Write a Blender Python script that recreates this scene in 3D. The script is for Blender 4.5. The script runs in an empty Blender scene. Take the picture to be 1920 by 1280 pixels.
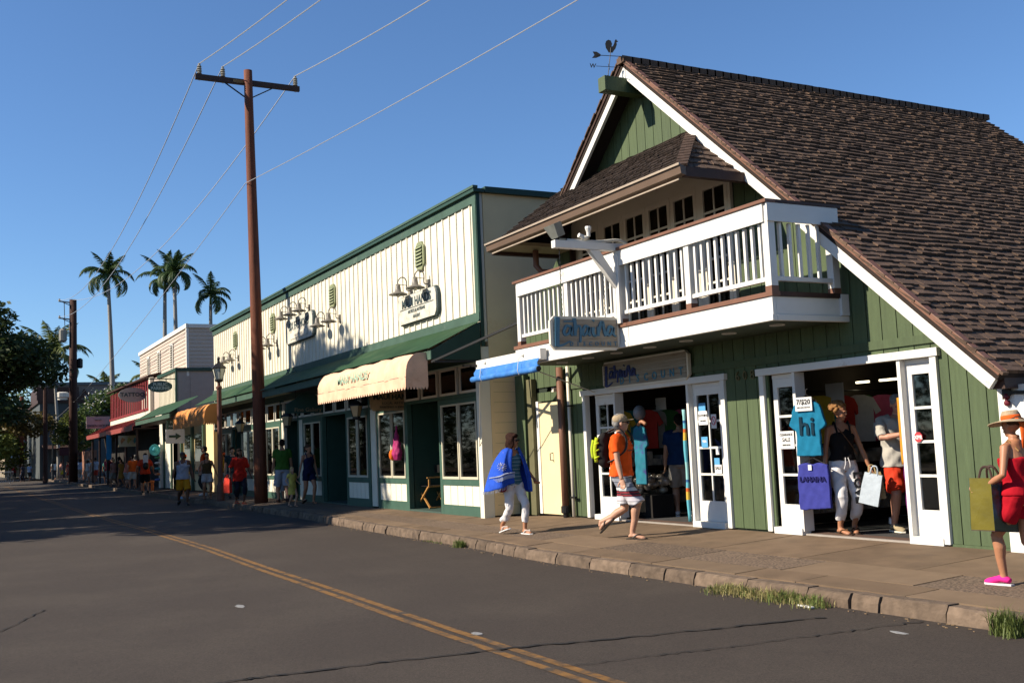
import bpy, math, random
import numpy as np
from mathutils import Vector, Matrix
rnd = random.Random(7)
S = bpy.context.scene
COL = S.collection
# ---------------------------------------------------------------- camera, sky, sun, exposure
YAW, PIT, ROL, FPX = math.radians(-61.88), math.radians(5.61), math.radians(-2.445), 1973.0
fw = Vector((math.sin(YAW)*math.cos(PIT), math.cos(YAW)*math.cos(PIT), math.sin(PIT)))
rt = Vector((math.cos(YAW), -math.sin(YAW), 0)); up = rt.cross(fw)
r2 = math.cos(ROL)*rt + math.sin(ROL)*up; u2 = -math.sin(ROL)*rt + math.cos(ROL)*up
cam = bpy.data.objects.new('camera', bpy.data.cameras.new('camera')); COL.objects.link(cam)
cm = Matrix((r2, u2, -fw)).transposed().to_4x4(); cm.translation = (0, 0, 1.35)
cam.matrix_world = cm
cam.data.sensor_width = 36; cam.data.lens = 36*FPX/1920; cam.data.clip_end = 3000; cam.data.clip_start = .05
S.camera = cam
SUN = Vector((.25, 1.0, -.69)).normalized()
W = bpy.data.worlds.new('World'); S.world = W; W.use_nodes = True
nt = W.node_tree; nt.nodes.clear()
sky = nt.nodes.new('ShaderNodeTexSky'); sky.sky_type = 'NISHITA'; sky.sun_disc = False
sky.sun_elevation = math.asin(-SUN.z); sky.sun_rotation = math.atan2(-SUN.x, -SUN.y) % (2*math.pi)
sky.air_density = 1.0; sky.dust_density = .0; sky.ozone_density = 8; sky.altitude = 0
bgn = nt.nodes.new('ShaderNodeBackground'); bgn.inputs[1].default_value = .083
wo = nt.nodes.new('ShaderNodeOutputWorld')
nt.links.new(sky.outputs[0], bgn.inputs[0]); nt.links.new(bgn.outputs[0], wo.inputs[0])
sun = bpy.data.objects.new('sun', bpy.data.lights.new('sun', 'SUN')); COL.objects.link(sun)
sun.data.energy = 5.0; sun.data.angle = math.radians(.53); sun.data.color = (1, .89, .73)
sun.rotation_euler = SUN.to_track_quat('-Z', 'Y').to_euler(); sun.location = (-10, -20, 30)
S.view_settings.view_transform = 'Standard'; S.view_settings.look = 'None'
S.view_settings.gamma = 1; S.view_settings.exposure = .88; S.view_settings.use_curve_mapping = False
S.cycles.max_bounces = 6; S.cycles.transparent_max_bounces = 12

# ---------------------------------------------------------------- materials
def lin(c): return tuple(((x/255)/12.92 if x/255 <= .04045 else ((x/255+.055)/1.055)**2.4) for x in c)
MATS = {}
ALB = .78            # overall albedo level of the palette
def mat(name, col, rough=.7, var=.12, scale=6, bump=0, bscale=40, rand=0, metal=0, spec=.3, stretch=(1, 1, 1), dirt=None, dscale=1.5, dthr=.55, emit=0):
    """principled with noise-driven tint, optional per-object random value, bump and a second dirt colour"""
    if name in MATS: return MATS[name]
    m = bpy.data.materials.new(name); m.use_nodes = True; n = m.node_tree.nodes; l = m.node_tree.links
    b = n['Principled BSDF']; b.inputs['Roughness'].default_value = rough; b.inputs['Metallic'].default_value = metal
    b.inputs['Specular IOR Level'].default_value = spec
    tc = n.new('ShaderNodeTexCoord'); mp = n.new('ShaderNodeMapping'); mp.inputs['Scale'].default_value = stretch
    geo = n.new('ShaderNodeNewGeometry'); l.new(geo.outputs['Position'], mp.inputs[0])
    nz = n.new('ShaderNodeTexNoise'); nz.inputs['Scale'].default_value = scale; nz.inputs['Detail'].default_value = 5
    l.new(mp.outputs[0], nz.inputs[0])
    mr = n.new('ShaderNodeMapRange'); mr.inputs[1].default_value = .25; mr.inputs[2].default_value = .75
    mr.inputs[3].default_value = 1-var; mr.inputs[4].default_value = 1+var; l.new(nz.outputs[0], mr.inputs[0])
    val = mr.outputs[0]
    if rand:
        oi = n.new('ShaderNodeObjectInfo'); m2 = n.new('ShaderNodeMapRange'); m2.inputs[3].default_value = 1-rand; m2.inputs[4].default_value = 1+rand
        l.new(oi.outputs['Random'], m2.inputs[0]); mu = n.new('ShaderNodeMath'); mu.operation = 'MULTIPLY'
        l.new(val, mu.inputs[0]); l.new(m2.outputs[0], mu.inputs[1]); val = mu.outputs[0]
    base = n.new('ShaderNodeRGB'); base.outputs[0].default_value = (*[c*ALB for c in col], 1); src = base.outputs[0]
    if dirt:
        n2 = n.new('ShaderNodeTexNoise'); n2.inputs['Scale'].default_value = dscale; n2.inputs['Detail'].default_value = 8; n2.inputs['Roughness'].default_value = .65
        l.new(mp.outputs[0], n2.inputs[0])
        d = n.new('ShaderNodeMapRange'); d.inputs[1].default_value = dthr; d.inputs[2].default_value = dthr+.16; l.new(n2.outputs[0], d.inputs[0])
        mx = n.new('ShaderNodeMixRGB'); mx.inputs[2].default_value = (*[c*ALB for c in dirt], 1); l.new(d.outputs[0], mx.inputs[0]); l.new(src, mx.inputs[1]); src = mx.outputs[0]
    mul = n.new('ShaderNodeMixRGB'); mul.blend_type = 'MULTIPLY'; mul.inputs[0].default_value = 1
    l.new(src, mul.inputs[1]); l.new(val, mul.inputs[2]); l.new(mul.outputs[0], b.inputs['Base Color'])
    if bump:
        n3 = n.new('ShaderNodeTexNoise'); n3.inputs['Scale'].default_value = bscale; n3.inputs['Detail'].default_value = 4; l.new(mp.outputs[0], n3.inputs[0])
        bp = n.new('ShaderNodeBump'); bp.inputs['Strength'].default_value = bump; bp.inputs['Distance'].default_value = .01
        l.new(n3.outputs[0], bp.inputs['Height']); l.new(bp.outputs[0], b.inputs['Normal'])
    if emit:
        b.inputs['Emission Color'].default_value = (*col, 1); b.inputs['Emission Strength'].default_value = emit
    MATS[name] = m; return m
def bands(name, stops, period, axis=2, rough=.8, bumpy=0):
    """cloth with printed stripes along an object axis: stops = [(pos 0..1, colour), ...]"""
    if name in MATS: return MATS[name]
    m = bpy.data.materials.new(name); m.use_nodes = True; n = m.node_tree.nodes; l = m.node_tree.links
    b = n['Principled BSDF']; b.inputs['Roughness'].default_value = rough; b.inputs['Specular IOR Level'].default_value = .2
    tc = n.new('ShaderNodeTexCoord'); sp = n.new('ShaderNodeSeparateXYZ'); l.new(tc.outputs['Object'], sp.inputs[0])
    dv = n.new('ShaderNodeMath'); dv.operation = 'DIVIDE'; dv.inputs[1].default_value = period; l.new(sp.outputs[axis], dv.inputs[0])
    fr = n.new('ShaderNodeMath'); fr.operation = 'FRACT'; l.new(dv.outputs[0], fr.inputs[0])
    cr = n.new('ShaderNodeValToRGB'); cr.color_ramp.interpolation = 'CONSTANT'; e = cr.color_ramp.elements
    while len(e) < len(stops): e.new(.5)
    for k, (p, c) in enumerate(stops): e[k].position = p; e[k].color = (*[q*ALB for q in c], 1)
    l.new(fr.outputs[0], cr.inputs[0]); l.new(cr.outputs[0], b.inputs['Base Color'])
    MATS[name] = m; return m
def glass(name, tint=(.9, .95, .95), see=.8):
    if name in MATS: return MATS[name]
    m = bpy.data.materials.new(name); m.use_nodes = True; n = m.node_tree.nodes; l = m.node_tree.links; n.clear()
    o = n.new('ShaderNodeOutputMaterial'); t = n.new('ShaderNodeBsdfTransparent'); t.inputs[0].default_value = (*[see*c for c in tint], 1)
    g = n.new('ShaderNodeBsdfGlossy'); g.inputs['Roughness'].default_value = .03; fr = n.new('ShaderNodeFresnel'); fr.inputs[0].default_value = 1.5
    mx = n.new('ShaderNodeMixShader'); l.new(fr.outputs[0], mx.inputs[0]); l.new(t.outputs[0], mx.inputs[1]); l.new(g.outputs[0], mx.inputs[2]); l.new(mx.outputs[0], o.inputs[0])
    MATS[name] = m; return m
def leafmat(name, col, var=.35, trans=.25):
    if name in MATS: return MATS[name]
    m = mat(name, col, .55, var, 1.3, rand=.1, spec=.25)
    n = m.node_tree.nodes; l = m.node_tree.links; b = n['Principled BSDF']; o = n['Material Output']
    tr = n.new('ShaderNodeBsdfTranslucent'); l.new(b.inputs['Base Color'].links[0].from_socket, tr.inputs[0])
    mx = n.new('ShaderNodeMixShader'); mx.inputs[0].default_value = trans
    l.new(b.outputs[0], mx.inputs[1]); l.new(tr.outputs[0], mx.inputs[2]); l.new(mx.outputs[0], o.inputs[0])
    return m

# ---------------------------------------------------------------- mesh helpers
ORG = {}
def V(*a): return np.array(a, float)
class MB:
    def __init__(s): s.v = []; s.f = []; s.mi = []; s.cur = 0
    def add(s, vs, fs):
        o = len(s.v); s.v.extend([tuple(map(float, p)) for p in vs])
        for q in fs: s.f.append(tuple(o+i for i in q)); s.mi.append(s.cur)
        return s
    def box(s, x0, x1, y0, y1, z0, z1):
        return s.add([(x0,y0,z0),(x1,y0,z0),(x1,y1,z0),(x0,y1,z0),(x0,y0,z1),(x1,y0,z1),(x1,y1,z1),(x0,y1,z1)],
                     [(0,3,2,1),(4,5,6,7),(0,1,5,4),(1,2,6,5),(2,3,7,6),(3,0,4,7)])
    def prism(s, pts, vec):
        n = len(pts); p = [np.array(q, float) for q in pts]; v = np.array(vec, float)
        nr = np.zeros(3)
        for i in range(n): nr += np.cross(p[i]-p[0], p[(i+1) % n]-p[0])
        if nr @ v > 0: p = p[::-1]
        return s.add(p+[q+v for q in p], [tuple(range(n)), tuple(range(2*n-1, n-1, -1))]+[(i, i+n, (i+1) % n+n, (i+1) % n) for i in range(n)])
    def bar(s, a, b, w, h, upv=(0, 0, 1)):
        a, b = V(*a), V(*b); d = b-a; d /= np.linalg.norm(d); u = V(*upv)
        x = np.cross(d, u)
        if np.linalg.norm(x) < 1e-4: x = np.cross(d, V(1, 0, 0))
        x /= np.linalg.norm(x); y = np.cross(x, d)
        return s.prism([a-x*w/2-y*h/2, a+x*w/2-y*h/2, a+x*w/2+y*h/2, a-x*w/2+y*h/2], b-a)
    def rings(s, R, cap=True):
        n = len(R[0]); vs = [p for r in R for p in r]; fs = []
        for k in range(len(R)-1):
            for i in range(n):
                j = (i+1) % n; fs.append((k*n+i, k*n+j, (k+1)*n+j, (k+1)*n+i))
        if cap: fs.append(tuple(range(n-1, -1, -1))); fs.append(tuple(range((len(R)-1)*n, len(R)*n)))
        return s.add(vs, fs)
    def tube(s, path, r, n=8, cap=True, flat=1.0, side=None):
        P = [V(*p) for p in path]; k = len(P); rr = list(r) if hasattr(r, '__len__') else [r]*k
        R = []; u = None
        for i in range(k):
            d = P[min(i+1, k-1)]-P[max(i-1, 0)]; d /= (np.linalg.norm(d)+1e-9)
            if u is None:
                u = np.cross(d, V(0, 0, 1) if abs(d[2]) < .9 else V(1, 0, 0)) if side is None else V(*side)-d*(V(*side) @ d)
            else: u = u-d*(u @ d)
            u = u/(np.linalg.norm(u)+1e-9); w = np.cross(d, u)
            R.append([P[i]+rr[i]*(math.cos(t)*u+flat*math.sin(t)*w) for t in np.linspace(0, 2*math.pi, n, endpoint=False)])
        return s.rings(R, cap)
    def ell(s, c, rx, ry, rz, n=10, m=7, rot=None):
        R = []
        for k in range(m+1):
            t = -math.pi/2+math.pi*k/m; cs = max(math.cos(t), .02)
            R.append([(rx*cs*math.cos(a), ry*cs*math.sin(a), rz*math.sin(t)) for a in np.linspace(0, 2*math.pi, n, endpoint=False)])
        if rot is not None: R = [[tuple(rot @ Vector(p)) for p in r] for r in R]
        return s.rings([[V(*p)+V(*c) for p in r] for r in R])
    def lathe(s, c, prof, n=14, cap=True):
        return s.rings([[(c[0]+r*math.cos(a), c[1]+r*math.sin(a), c[2]+z) for a in np.linspace(0, 2*math.pi, n, endpoint=False)] for r, z in prof], cap)
    def torso(s, lv, n=20, pw=2.4):
        """stack of super-elliptic rings: (centre, rx, ry)"""
        R = []
        for c, rx, ry in lv:
            r = []
            for a in np.linspace(0, 2*math.pi, n, endpoint=False):
                ca, sa = math.cos(a), math.sin(a)
                r.append((c[0]+rx*math.copysign(abs(ca)**(2/pw), ca), c[1]+ry*math.copysign(abs(sa)**(2/pw), sa), c[2]))
            R.append(r)
        return s.rings(R)
    def mesh(s, name, off=(0, 0, 0), smooth=False, mats=()):
        me = bpy.data.meshes.new(name)
        o = V(*off); me.from_pydata([tuple(V(*p)-o) for p in s.v], [], s.f)
        for m in mats: me.materials.append(m)
        if len(mats) > 1: me.polygons.foreach_set('material_index', s.mi)
        if smooth: me.polygons.foreach_set('use_smooth', [True]*len(me.polygons))
        me.update(); return me
    def obj(s, name, m, parent=None, smooth=False, org=None, bevel=0):
        o0 = ORG[parent.name] if parent is not None else (org if org is not None else (0, 0, 0))
        mats = m if isinstance(m, (list, tuple)) else (m,)
        ob = bpy.data.objects.new(name, s.mesh(name, o0, smooth, mats)); COL.objects.link(ob)
        if parent is not None: ob.parent = parent
        else: ob.location = o0
        ORG[ob.name] = tuple(o0)
        if bevel:
            b = ob.modifiers.new('bevel', 'BEVEL'); b.width = bevel; b.segments = 2; b.limit_method = 'ANGLE'
        return ob
def inst(name, me, loc, parent, rot=None, scale=None):
    o = bpy.data.objects.new(name, me); COL.objects.link(o); o.parent = parent
    p = ORG[parent.name]; o.location = (loc[0]-p[0], loc[1]-p[1], loc[2]-p[2]); ORG[o.name] = tuple(loc)
    if rot is not None: o.rotation_euler = rot
    if scale is not None: o.scale = scale
    return o
def tag(o, label=None, cat=None, group=None, kind=None):
    if label: o['label'] = label
    if cat: o['category'] = cat
    if group: o['group'] = group
    if kind: o['kind'] = kind
    return o
def thing(name, loc, label, cat, group=None):
    o = bpy.data.objects.new(name, None); COL.objects.link(o); o.location = loc; o.empty_display_size = .2
    ORG[o.name] = tuple(loc); return tag(o, label, cat, group)
def boxo(name, m, parent, *d, bevel=0, org=None):
    return MB().box(*d).obj(name, m, parent, bevel=bevel, org=org)
def text(s, size, o, xd, zd, m, parent, depth=.006, bold=0, name='lettering', align='CENTER', spacing=1.0, sx=1.0):
    """lettering as thin raised geometry at o, running along xd, upright along zd"""
    c = bpy.data.curves.new('t', 'FONT'); c.body = s; c.size = size; c.extrude = depth; c.offset = bold; c.align_x = align; c.align_y = 'CENTER'; c.space_character = spacing; c.resolution_u = 2
    t = bpy.data.objects.new('t', c); COL.objects.link(t)
    me = bpy.data.meshes.new_from_object(t.evaluated_get(bpy.context.evaluated_depsgraph_get()))
    bpy.data.objects.remove(t); bpy.data.curves.remove(c)
    xd = Vector(xd).normalized(); zd = Vector(zd).normalized(); nd = xd.cross(zd)
    M4 = Matrix((xd*sx, zd, nd)).transposed().to_4x4()
    p0 = ORG[parent.name]; M4.translation = Vector(o)-Vector(p0)
    me.transform(M4); me.materials.clear(); me.materials.append(m); me.name = name
    ob = bpy.data.objects.new(name, me); COL.objects.link(ob); ob.parent = parent; ORG[ob.name] = p0
    return ob
def crom(pts, k=5):
    P = [V(*p) for p in pts]; P = [2*P[0]-P[1]]+P+[2*P[-1]-P[-2]]; out = []
    for i in range(1, len(P)-2):
        for t in np.linspace(0, 1, k, endpoint=False):
            a, b, c, d = P[i-1:i+3]
            out.append(.5*(2*b+(c-a)*t+(2*a-5*b+4*c-d)*t*t+(3*b-a-3*c+d)*t**3))
    out.append(P[-2]); return out
def brush(strokes, o, xd, zd, sc, m, parent, depth=.008, name='lettering'):
    """brush-written word: strokes = [([(x,y)...], width0, width1)]"""
    mb = MB(); xd, zd = V(*xd), V(*zd); nd = np.cross(xd, zd)
    for si, (pts, w0, w1) in enumerate(strokes):
        q = crom([(a, b, 0) for a, b in pts]); n = len(q); L = []; R = []
        for i in range(n):
            d = q[min(i+1, n-1)]-q[max(i-1, 0)]; d /= np.linalg.norm(d)+1e-9; w = (w0+(w1-w0)*i/(n-1))/2
            nn = V(-d[1], d[0], 0)
            L.append(q[i]+nn*w); R.append(q[i]-nn*w)
        up_ = depth+.0004*si
        T = lambda p, h: V(*o)+xd*p[0]*sc+zd*p[1]*sc+nd*h
        vs = []
        for i in range(n): vs += [T(L[i], 0), T(R[i], 0), T(L[i], up_), T(R[i], up_)]
        fs = []
        for i in range(n-1):
            a = 4*i; b = a+4
            fs += [(a+2, a+3, b+3, b+2), (a, b, b+1, a+1), (a, a+2, b+2, b), (a+1, b+1, b+3, a+3)]
        fs += [(0, 1, 3, 2), (4*n-4, 4*n-2, 4*n-1, 4*n-3)]
        mb.add(vs, fs)
    return mb.obj(name, m, parent)
LAHAINA = [([(.27,.86),(.52,.87)],.05,.05), ([(.10,1.0),(.08,.55),(.06,.02)],.13,.11), ([(.06,.04),(.2,.06),(.42,.2)],.10,.04), 
 ([(.45,.68),(.34,.72),(.26,.52),(.3,.4),(.4,.48),(.47,.68),(.46,.45),(.5,.38)],.08,.06), ([(.56,.98),(.57,.7),(.56,.38)],.09,.07), ([(.57,.55),(.64,.72),(.71,.66),(.71,.4),(.69,.16)],.07,.05),
 ([(.93,.68),(.84,.72),(.77,.52),(.8,.4),(.88,.48),(.95,.68),(.94,.45),(.98,.38)],.08,.06), ([(1.06,.68),(1.05,.5),(1.09,.38),(1.14,.42)],.09,.06), ([(1.06,.9),(1.09,.92)],.08,.08),
 ([(1.2,.7),(1.2,.52),(1.19,.38)],.08,.07), ([(1.2,.5),(1.27,.8),(1.33,.86),(1.36,.6),(1.4,.38)],.08,.07), ([(1.6,.68),(1.52,.72),(1.45,.52),(1.48,.4),(1.56,.48),(1.63,.68),(1.62,.45),(1.69,.38)],.08,.05)]
# ---------------------------------------------------------------- palette (real-world base colours, the block cream with bounce light put in)
WHITE = mat('white_paint', (.78, .76, .71), .55, .05, 3, .15, 60, dirt=(.48, .38, .29), dscale=2.6, dthr=.63)
CREAM = mat('cream_paint', (.80, .75, .61), .6, .05, 2, .1, 50, dirt=(.6, .5, .34), dscale=1.2, dthr=.66)
CREAMD = mat('bounce_warmed_cream', (.86, .66, .37), .8, .06, 2, .2, 40, dirt=(.70, .50, .27), dscale=1.0, dthr=.6)  # cream block paint, with the yellow bounce off the pavement put into its colour
OFFW = mat('off_white_frame', (.78, .72, .60), .6, .06, 3)
GRN = mat('green_plank_paint', (.078, .111, .051), .62, .16, 4, .35, 30, rand=.12, stretch=(6, 6, .6), dirt=(.056, .078, .036), dscale=1.3, dthr=.55)
GTRIM = mat('green_trim_paint', (.060, .112, .082), .55, .15, 4, .2, 40, dirt=(.11, .16, .125), dscale=2.5, dthr=.57)
GDARK = mat('dark_green_paint', (.028, .07, .052), .5, .1, 4, .1, 40, dirt=(.06, .12, .09), dscale=3, dthr=.62)
GROOF = mat('green_corrugated_metal', (.035, .085, .036), .5, .25, 2, metal=.1, dirt=(.075, .11, .055), dscale=1, dthr=.56)
BROWN = mat('brown_paint', (.20, .095, .06), .5, .12, 5, .1, 40, dirt=(.13, .07, .05), dscale=2, dthr=.6)
BRDK = mat('dark_brown', (.06, .03, .022), .6, .2, 5, .2, 40)
GUTT = mat('tan_gutter_metal', (.15, .10, .07), .4, .1, 3, dirt=(.2, .13, .09), dscale=2, dthr=.6)
SHIN = mat('weathered_shingle', (.104, .065, .044), .9, .3, 9, .5, 60, rand=.3, dirt=(.045, .03, .024), dscale=.8, dthr=.58)
SHIN2 = mat('old_mossy_shingle', (.05, .03, .021), .95, .5, 14, .9, 50, rand=.5, dirt=(.12, .08, .055), dscale=9, dthr=.66)
BLACK = mat('black_metal', (.012, .011, .011), .45, .2, 8)
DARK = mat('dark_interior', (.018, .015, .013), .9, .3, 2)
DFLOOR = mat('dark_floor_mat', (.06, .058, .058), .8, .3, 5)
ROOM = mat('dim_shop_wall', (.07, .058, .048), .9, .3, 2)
GLS = glass('window_glass', see=.55); GLD = glass('dark_window_glass', see=.3)
POLE = mat('creosote_pole_wood', (.17, .048, .02), .75, .35, 5, .5, 40, stretch=(6, 6, .35), dirt=(.10, .035, .02), dscale=3, dthr=.52)
ASPH = mat('asphalt', (.057, .044, .035), .88, .42, 70, .8, 200, dirt=(.070, .055, .043), dscale=.45, dthr=.46)
CONC = mat('concrete', (.168, .112, .068), .9, .26, 3, .4, 90, rand=.09, dirt=(.12, .078, .048), dscale=1.5, dthr=.56)
AGG = mat('exposed_aggregate', (.150, .105, .072), .95, .85, 38, 1.0, 55, rand=.1, dirt=(.10, .068, .046), dscale=1.2, dthr=.58)
PALE = mat('pale_concrete', (.185, .126, .078), .9, .12, 4, .2, 90, rand=.08)
STONE = mat('basalt_kerb_stone', (.145, .103, .072), .95, .4, 9, 1.0, 25, rand=.22, dirt=(.075, .053, .04), dscale=3, dthr=.55)
YELL = mat('worn_yellow_road_paint', (.215, .108, .03), .85, .3, 14, .3, 150, dirt=(.07, .055, .042), dscale=6, dthr=.465)
CRACK = mat('crack_tar', (.022, .020, .019), .9, .3, 30)
SOIL = mat('soil_joint', (.045, .03, .022), 1, .3, 20)
LAND = mat('dry_land', (.10, .085, .05), 1, .3, .5)
# ---------------------------------------------------------------- ground, road, kerb, pavement
YC = [(8, 7.28), (-5.6, 7.2), (-13, 7.13), (-15.4, 7.32), (-20, 7.42), (-26.4, 7.72), (-35.5, 7.76), (-47.5, 7.9), (-85, 8.1), (-170, 9.2)]
def yc(x): return float(np.interp(-x, [-a for a, b in YC], [b for a, b in YC]))
def zs(y): return .04*(min(y, 10)-10)
RZ = -.25
boxo('ground', LAND, None, -700, 300, -400, 500, -.9, -.34); tag(bpy.data.objects['ground'], kind='structure')
road = MB(); xs = [20, 0]+[a for a, b in YC[1:]]
for a, b in zip(xs[:-1], xs[1:]):
    road.add([(a, -9, RZ), (a, yc(a)+.05, RZ), (b, yc(b)+.05, RZ), (b, -9, RZ)], [(0, 1, 2, 3)])
road = tag(road.obj('road', ASPH), kind='structure')
far_pave = boxo('opposite_pavement', CONC, None, -170, 20, -14, -9, -.33, -.1); tag(far_pave, kind='structure')
yl = MB()
for y0 in (3.715, 3.865):
    X = list(np.arange(14, -95, -1.5)); dy = lambda x: .20*math.exp(-((x+22)/9)**2)+.012*math.sin(x*.9)
    for a, b in zip(X[:-1], X[1:]):
        yl.add([(a, y0+dy(a), RZ+.004), (a, y0+.082+dy(a), RZ+.004), (b, y0+.082+dy(b), RZ+.004), (b, y0+dy(b), RZ+.004)], [(0, 1, 2, 3)])
tag(yl.obj('yellow_centre_line', YELL), kind='structure')
ck = MB()
def crack(pts, w, seed):
    r = random.Random(seed); q = crom([(a, b, 0) for a, b in pts], 14)
    q = [p+V(r.uniform(-.03, .03), r.uniform(-.025, .025), 0) for p in q]
    for a, b in zip(q[:-1], q[1:]):
        d = b-a; n = V(-d[1], d[0], 0)/(np.linalg.norm(d)+1e-9)*w*r.uniform(.4, 1.3)
        ck.add([(*(a+n)[:2], RZ+.009), (*(b+n)[:2], RZ+.009), (*(b-n)[:2], RZ+.009), (*(a-n)[:2], RZ+.009)], [(0, 1, 2, 3)])
crack([(-7.85, -1.2), (-7.82, 1.58), (-7.79, 2.27), (-7.6, 3.73), (-7.28, 5.16), (-6.98, 6.7)], .02, 3)
crack([(-6.59, 4.67), (-6.53, 5.11), (-6.42, 6.09), (-6.31, 7.1)], .009, 4); crack([(-13, .9), (-11.6, .4), (-10.8, -.3)], .010, 5); crack([(-6.59, 4.67), (-6.7, 3.9)], .005, 6)
tag(ck.obj('road_crack', CRACK), kind='structure')
pv = MB()
for cx, cy, rx, ry in [(-11.6, 2.75, .14, .05), (-8.35, 4.0, .08, .05), (-6.1, 6.6, .1, .03)]:
    pv.prism([(cx+rx*math.cos(t)*random.uniform(.7, 1.1), cy+ry*math.sin(t)*random.uniform(.7, 1.1), RZ+.001) for t in np.linspace(0, 6.28, 14)[:-1]], (0, 0, .004))
tag(pv.obj('road_scuff', mat('pale_scuff', (.26, .26, .26), .9, .3, 30)), kind='structure')
pav = MB(); xs = list(np.arange(8, -50, -2))+[-60, -85, -170]
for a, b in zip(xs[:-1], xs[1:]):
    ya, yb = yc(a)+.04, yc(b)+.04
    pav.add([(a, ya, zs(ya)-.022), (a, 10, -.022), (b, 10, -.022), (b, yb, zs(yb)-.022), (a, 30, -.022), (b, 30, -.022)], [(0, 1, 2, 3), (1, 4, 5, 2)])
pav = tag(pav.obj('pavement', SOIL), kind='structure')
def slab(x0, x1, f0, f1, m, name='paving_slab', t=.028):
    g = .006; q = []
    for x in (x0+g, x1-g):
        for f in (f0, f1):
            y = f(x)+(g if f is f0 else -g); q.append((x, y, zs(y)))
    j = [rnd.uniform(-.003, .003) for _ in q]
    top = [(a, b, c+h) for (a, b, c), h in zip(q, j)]
    o = MB().add([(a, b, c-t) for a, b, c in q]+top, [(0, 2, 3, 1), (4, 5, 7, 6), (0, 1, 5, 4), (2, 6, 7, 3), (0, 4, 6, 2), (1, 3, 7, 5)])
    return o.obj(name, m, pav)
x = 7.0
fA = lambda x: yc(x)+.17
fB = lambda x: yc(x)+.62 if x > -16 else yc(x)+.5
fC = lambda x: 8.5+max(0, (-x-20))*.012
fD = lambda x: 10.02 if x > -18.5 else 9.2
k = 0
while x > -46:
    w = 1.62 if x > -24 else 2.6
    slab(x-w, x, fC, fD, CONC)
    x -= w
x = 7.0; seq = [1.35, .9, 1.5, 1.1, .7, 1.3]
while x > -46:
    w = seq[k % 6]*(1 if x > -24 else 1.8); k += 1
    slab(x-w, x, fA, fB, CONC if k % 3 else PALE); x -= w
x = 7.0; k = 0
while x > -46:
    w = 1.75 if x > -24 else 3; k += 1
    slab(x-w, x, fB, fC, PALE if k in (5, 9, 12) else AGG); x -= w
# kerb stones, one by one while they can be told apart
kerb = MB(); xs = [-46, -60, -85, -130, -170]
for a, b in zip(xs[:-1], xs[1:]):
    ya, yb = yc(a), yc(b)
    kerb.add([(a, ya, RZ-.1), (a, ya, zs(ya)), (a, ya+.2, zs(ya)), (b, yb, RZ-.1), (b, yb, zs(yb)), (b, yb+.2, zs(yb))], [(0, 3, 4, 1), (1, 4, 5, 2)])
kerb = tag(kerb.obj('kerb', STONE), kind='structure')
x = 7.0; r = random.Random(11)
while x > -46:
    w = r.choice([.34, .42, .55, .7, .85])*(1 if x > -30 else 1.6); g = .008
    a, b = x-g, x-w+g; ya, yb = yc(a)+r.uniform(-.012, .012), yc(b)+r.uniform(-.012, .012)
    za, zb = zs(ya)+r.uniform(-.008, .006), zs(yb)+r.uniform(-.008, .006)
    n = 5; R = []
    for i in range(n):
        t = i/(n-1); xx = a+(b-a)*t; y0 = ya+(yb-ya)*t; z0 = za+(zb-za)*t; e = .012 if 0 < i < n-1 else .03
        j = lambda s=.011: r.uniform(-s, s)
        R.append([(xx, y0-.015+j(), RZ-.08), (xx, y0+j(.008), (RZ+z0)/2+j()), (xx, y0+.012+j(.005)+e*.3, z0-e+j(.005)), (xx, y0+.035+j(.005), z0+j(.003)), (xx, y0+.168, z0), (xx, y0+.168, RZ-.08)])
    R = [list(reversed(q)) for q in R]
    MB().rings(R).obj('kerb_stone', STONE, kerb); x -= w
# litter and weeds at the kerb
lit = MB(); r = random.Random(5)
for i in range(260):
    x = r.uniform(-24, -2); y = yc(x)-abs(r.gauss(0, .10))-.02; s = r.uniform(.006, .022); a = r.uniform(0, 6.28)
    lit.prism([(x+s*math.cos(a+t), y+s*.5*math.sin(a+t), RZ+.004) for t in (0, 2, 4)], (0, 0, .006))
tag(lit.obj('litter', mat('dry_leaf_litter', (.24, .16, .09), .9, .4, 30)), kind='stuff')
GRS = leafmat('weed_grass', (.15, .19, .05), .4, .3); DRYG = leafmat('dry_grass', (.34, .29, .12), .3, .3)
def tuft(x0, x1, n, h, seed, name, m, spread=.12, yo=-.04):
    r = random.Random(seed); g = MB()
    for i in range(n):
        x = r.uniform(x0, x1); y = yc(x)+yo-abs(r.gauss(0, spread)); hh = h*r.uniform(.35, 1.1); a = r.uniform(0, 6.28); b = r.uniform(.1, .9)*hh; w = .0035
        d = V(math.cos(a)*b, math.sin(a)*b, 0); pz = RZ
        p0 = V(x, y, pz); p1 = p0+d*.35+V(0, 0, hh*.6); p2 = p0+d+V(0, 0, hh*r.uniform(.7, 1)); s = V(-math.sin(a), math.cos(a), 0)*w
        g.add([p0-s, p0+s, p1+s, p1-s, p2], [(0, 1, 2, 3), (3, 2, 4)])
    return tag(g.obj(name, m), kind='stuff')
r = random.Random(44)
for i in range(9):
    c = -8.85+i*.165+r.uniform(-.06, .06); w = r.uniform(.08, .2)
    tuft(c-w, c+w, int(150*r.uniform(.3, 1.2)), r.uniform(.06, .17), 50+i, 'weed_grass', GRS, r.uniform(.05, .13)); tuft(c-w, c+w, 110, r.uniform(.06, .15), 70+i, 'dry_grass', DRYG, .13)
tuft(-5.62, -5.38, 420, .23, 3, 'weed_grass', GRS, .07); tuft(-15.75, -15.5, 260, .14, 4, 'weed_grass', GRS, .06); tuft(-17.2, -16.4, 60, .05, 6, 'weed_grass', GRS, .04)
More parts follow.
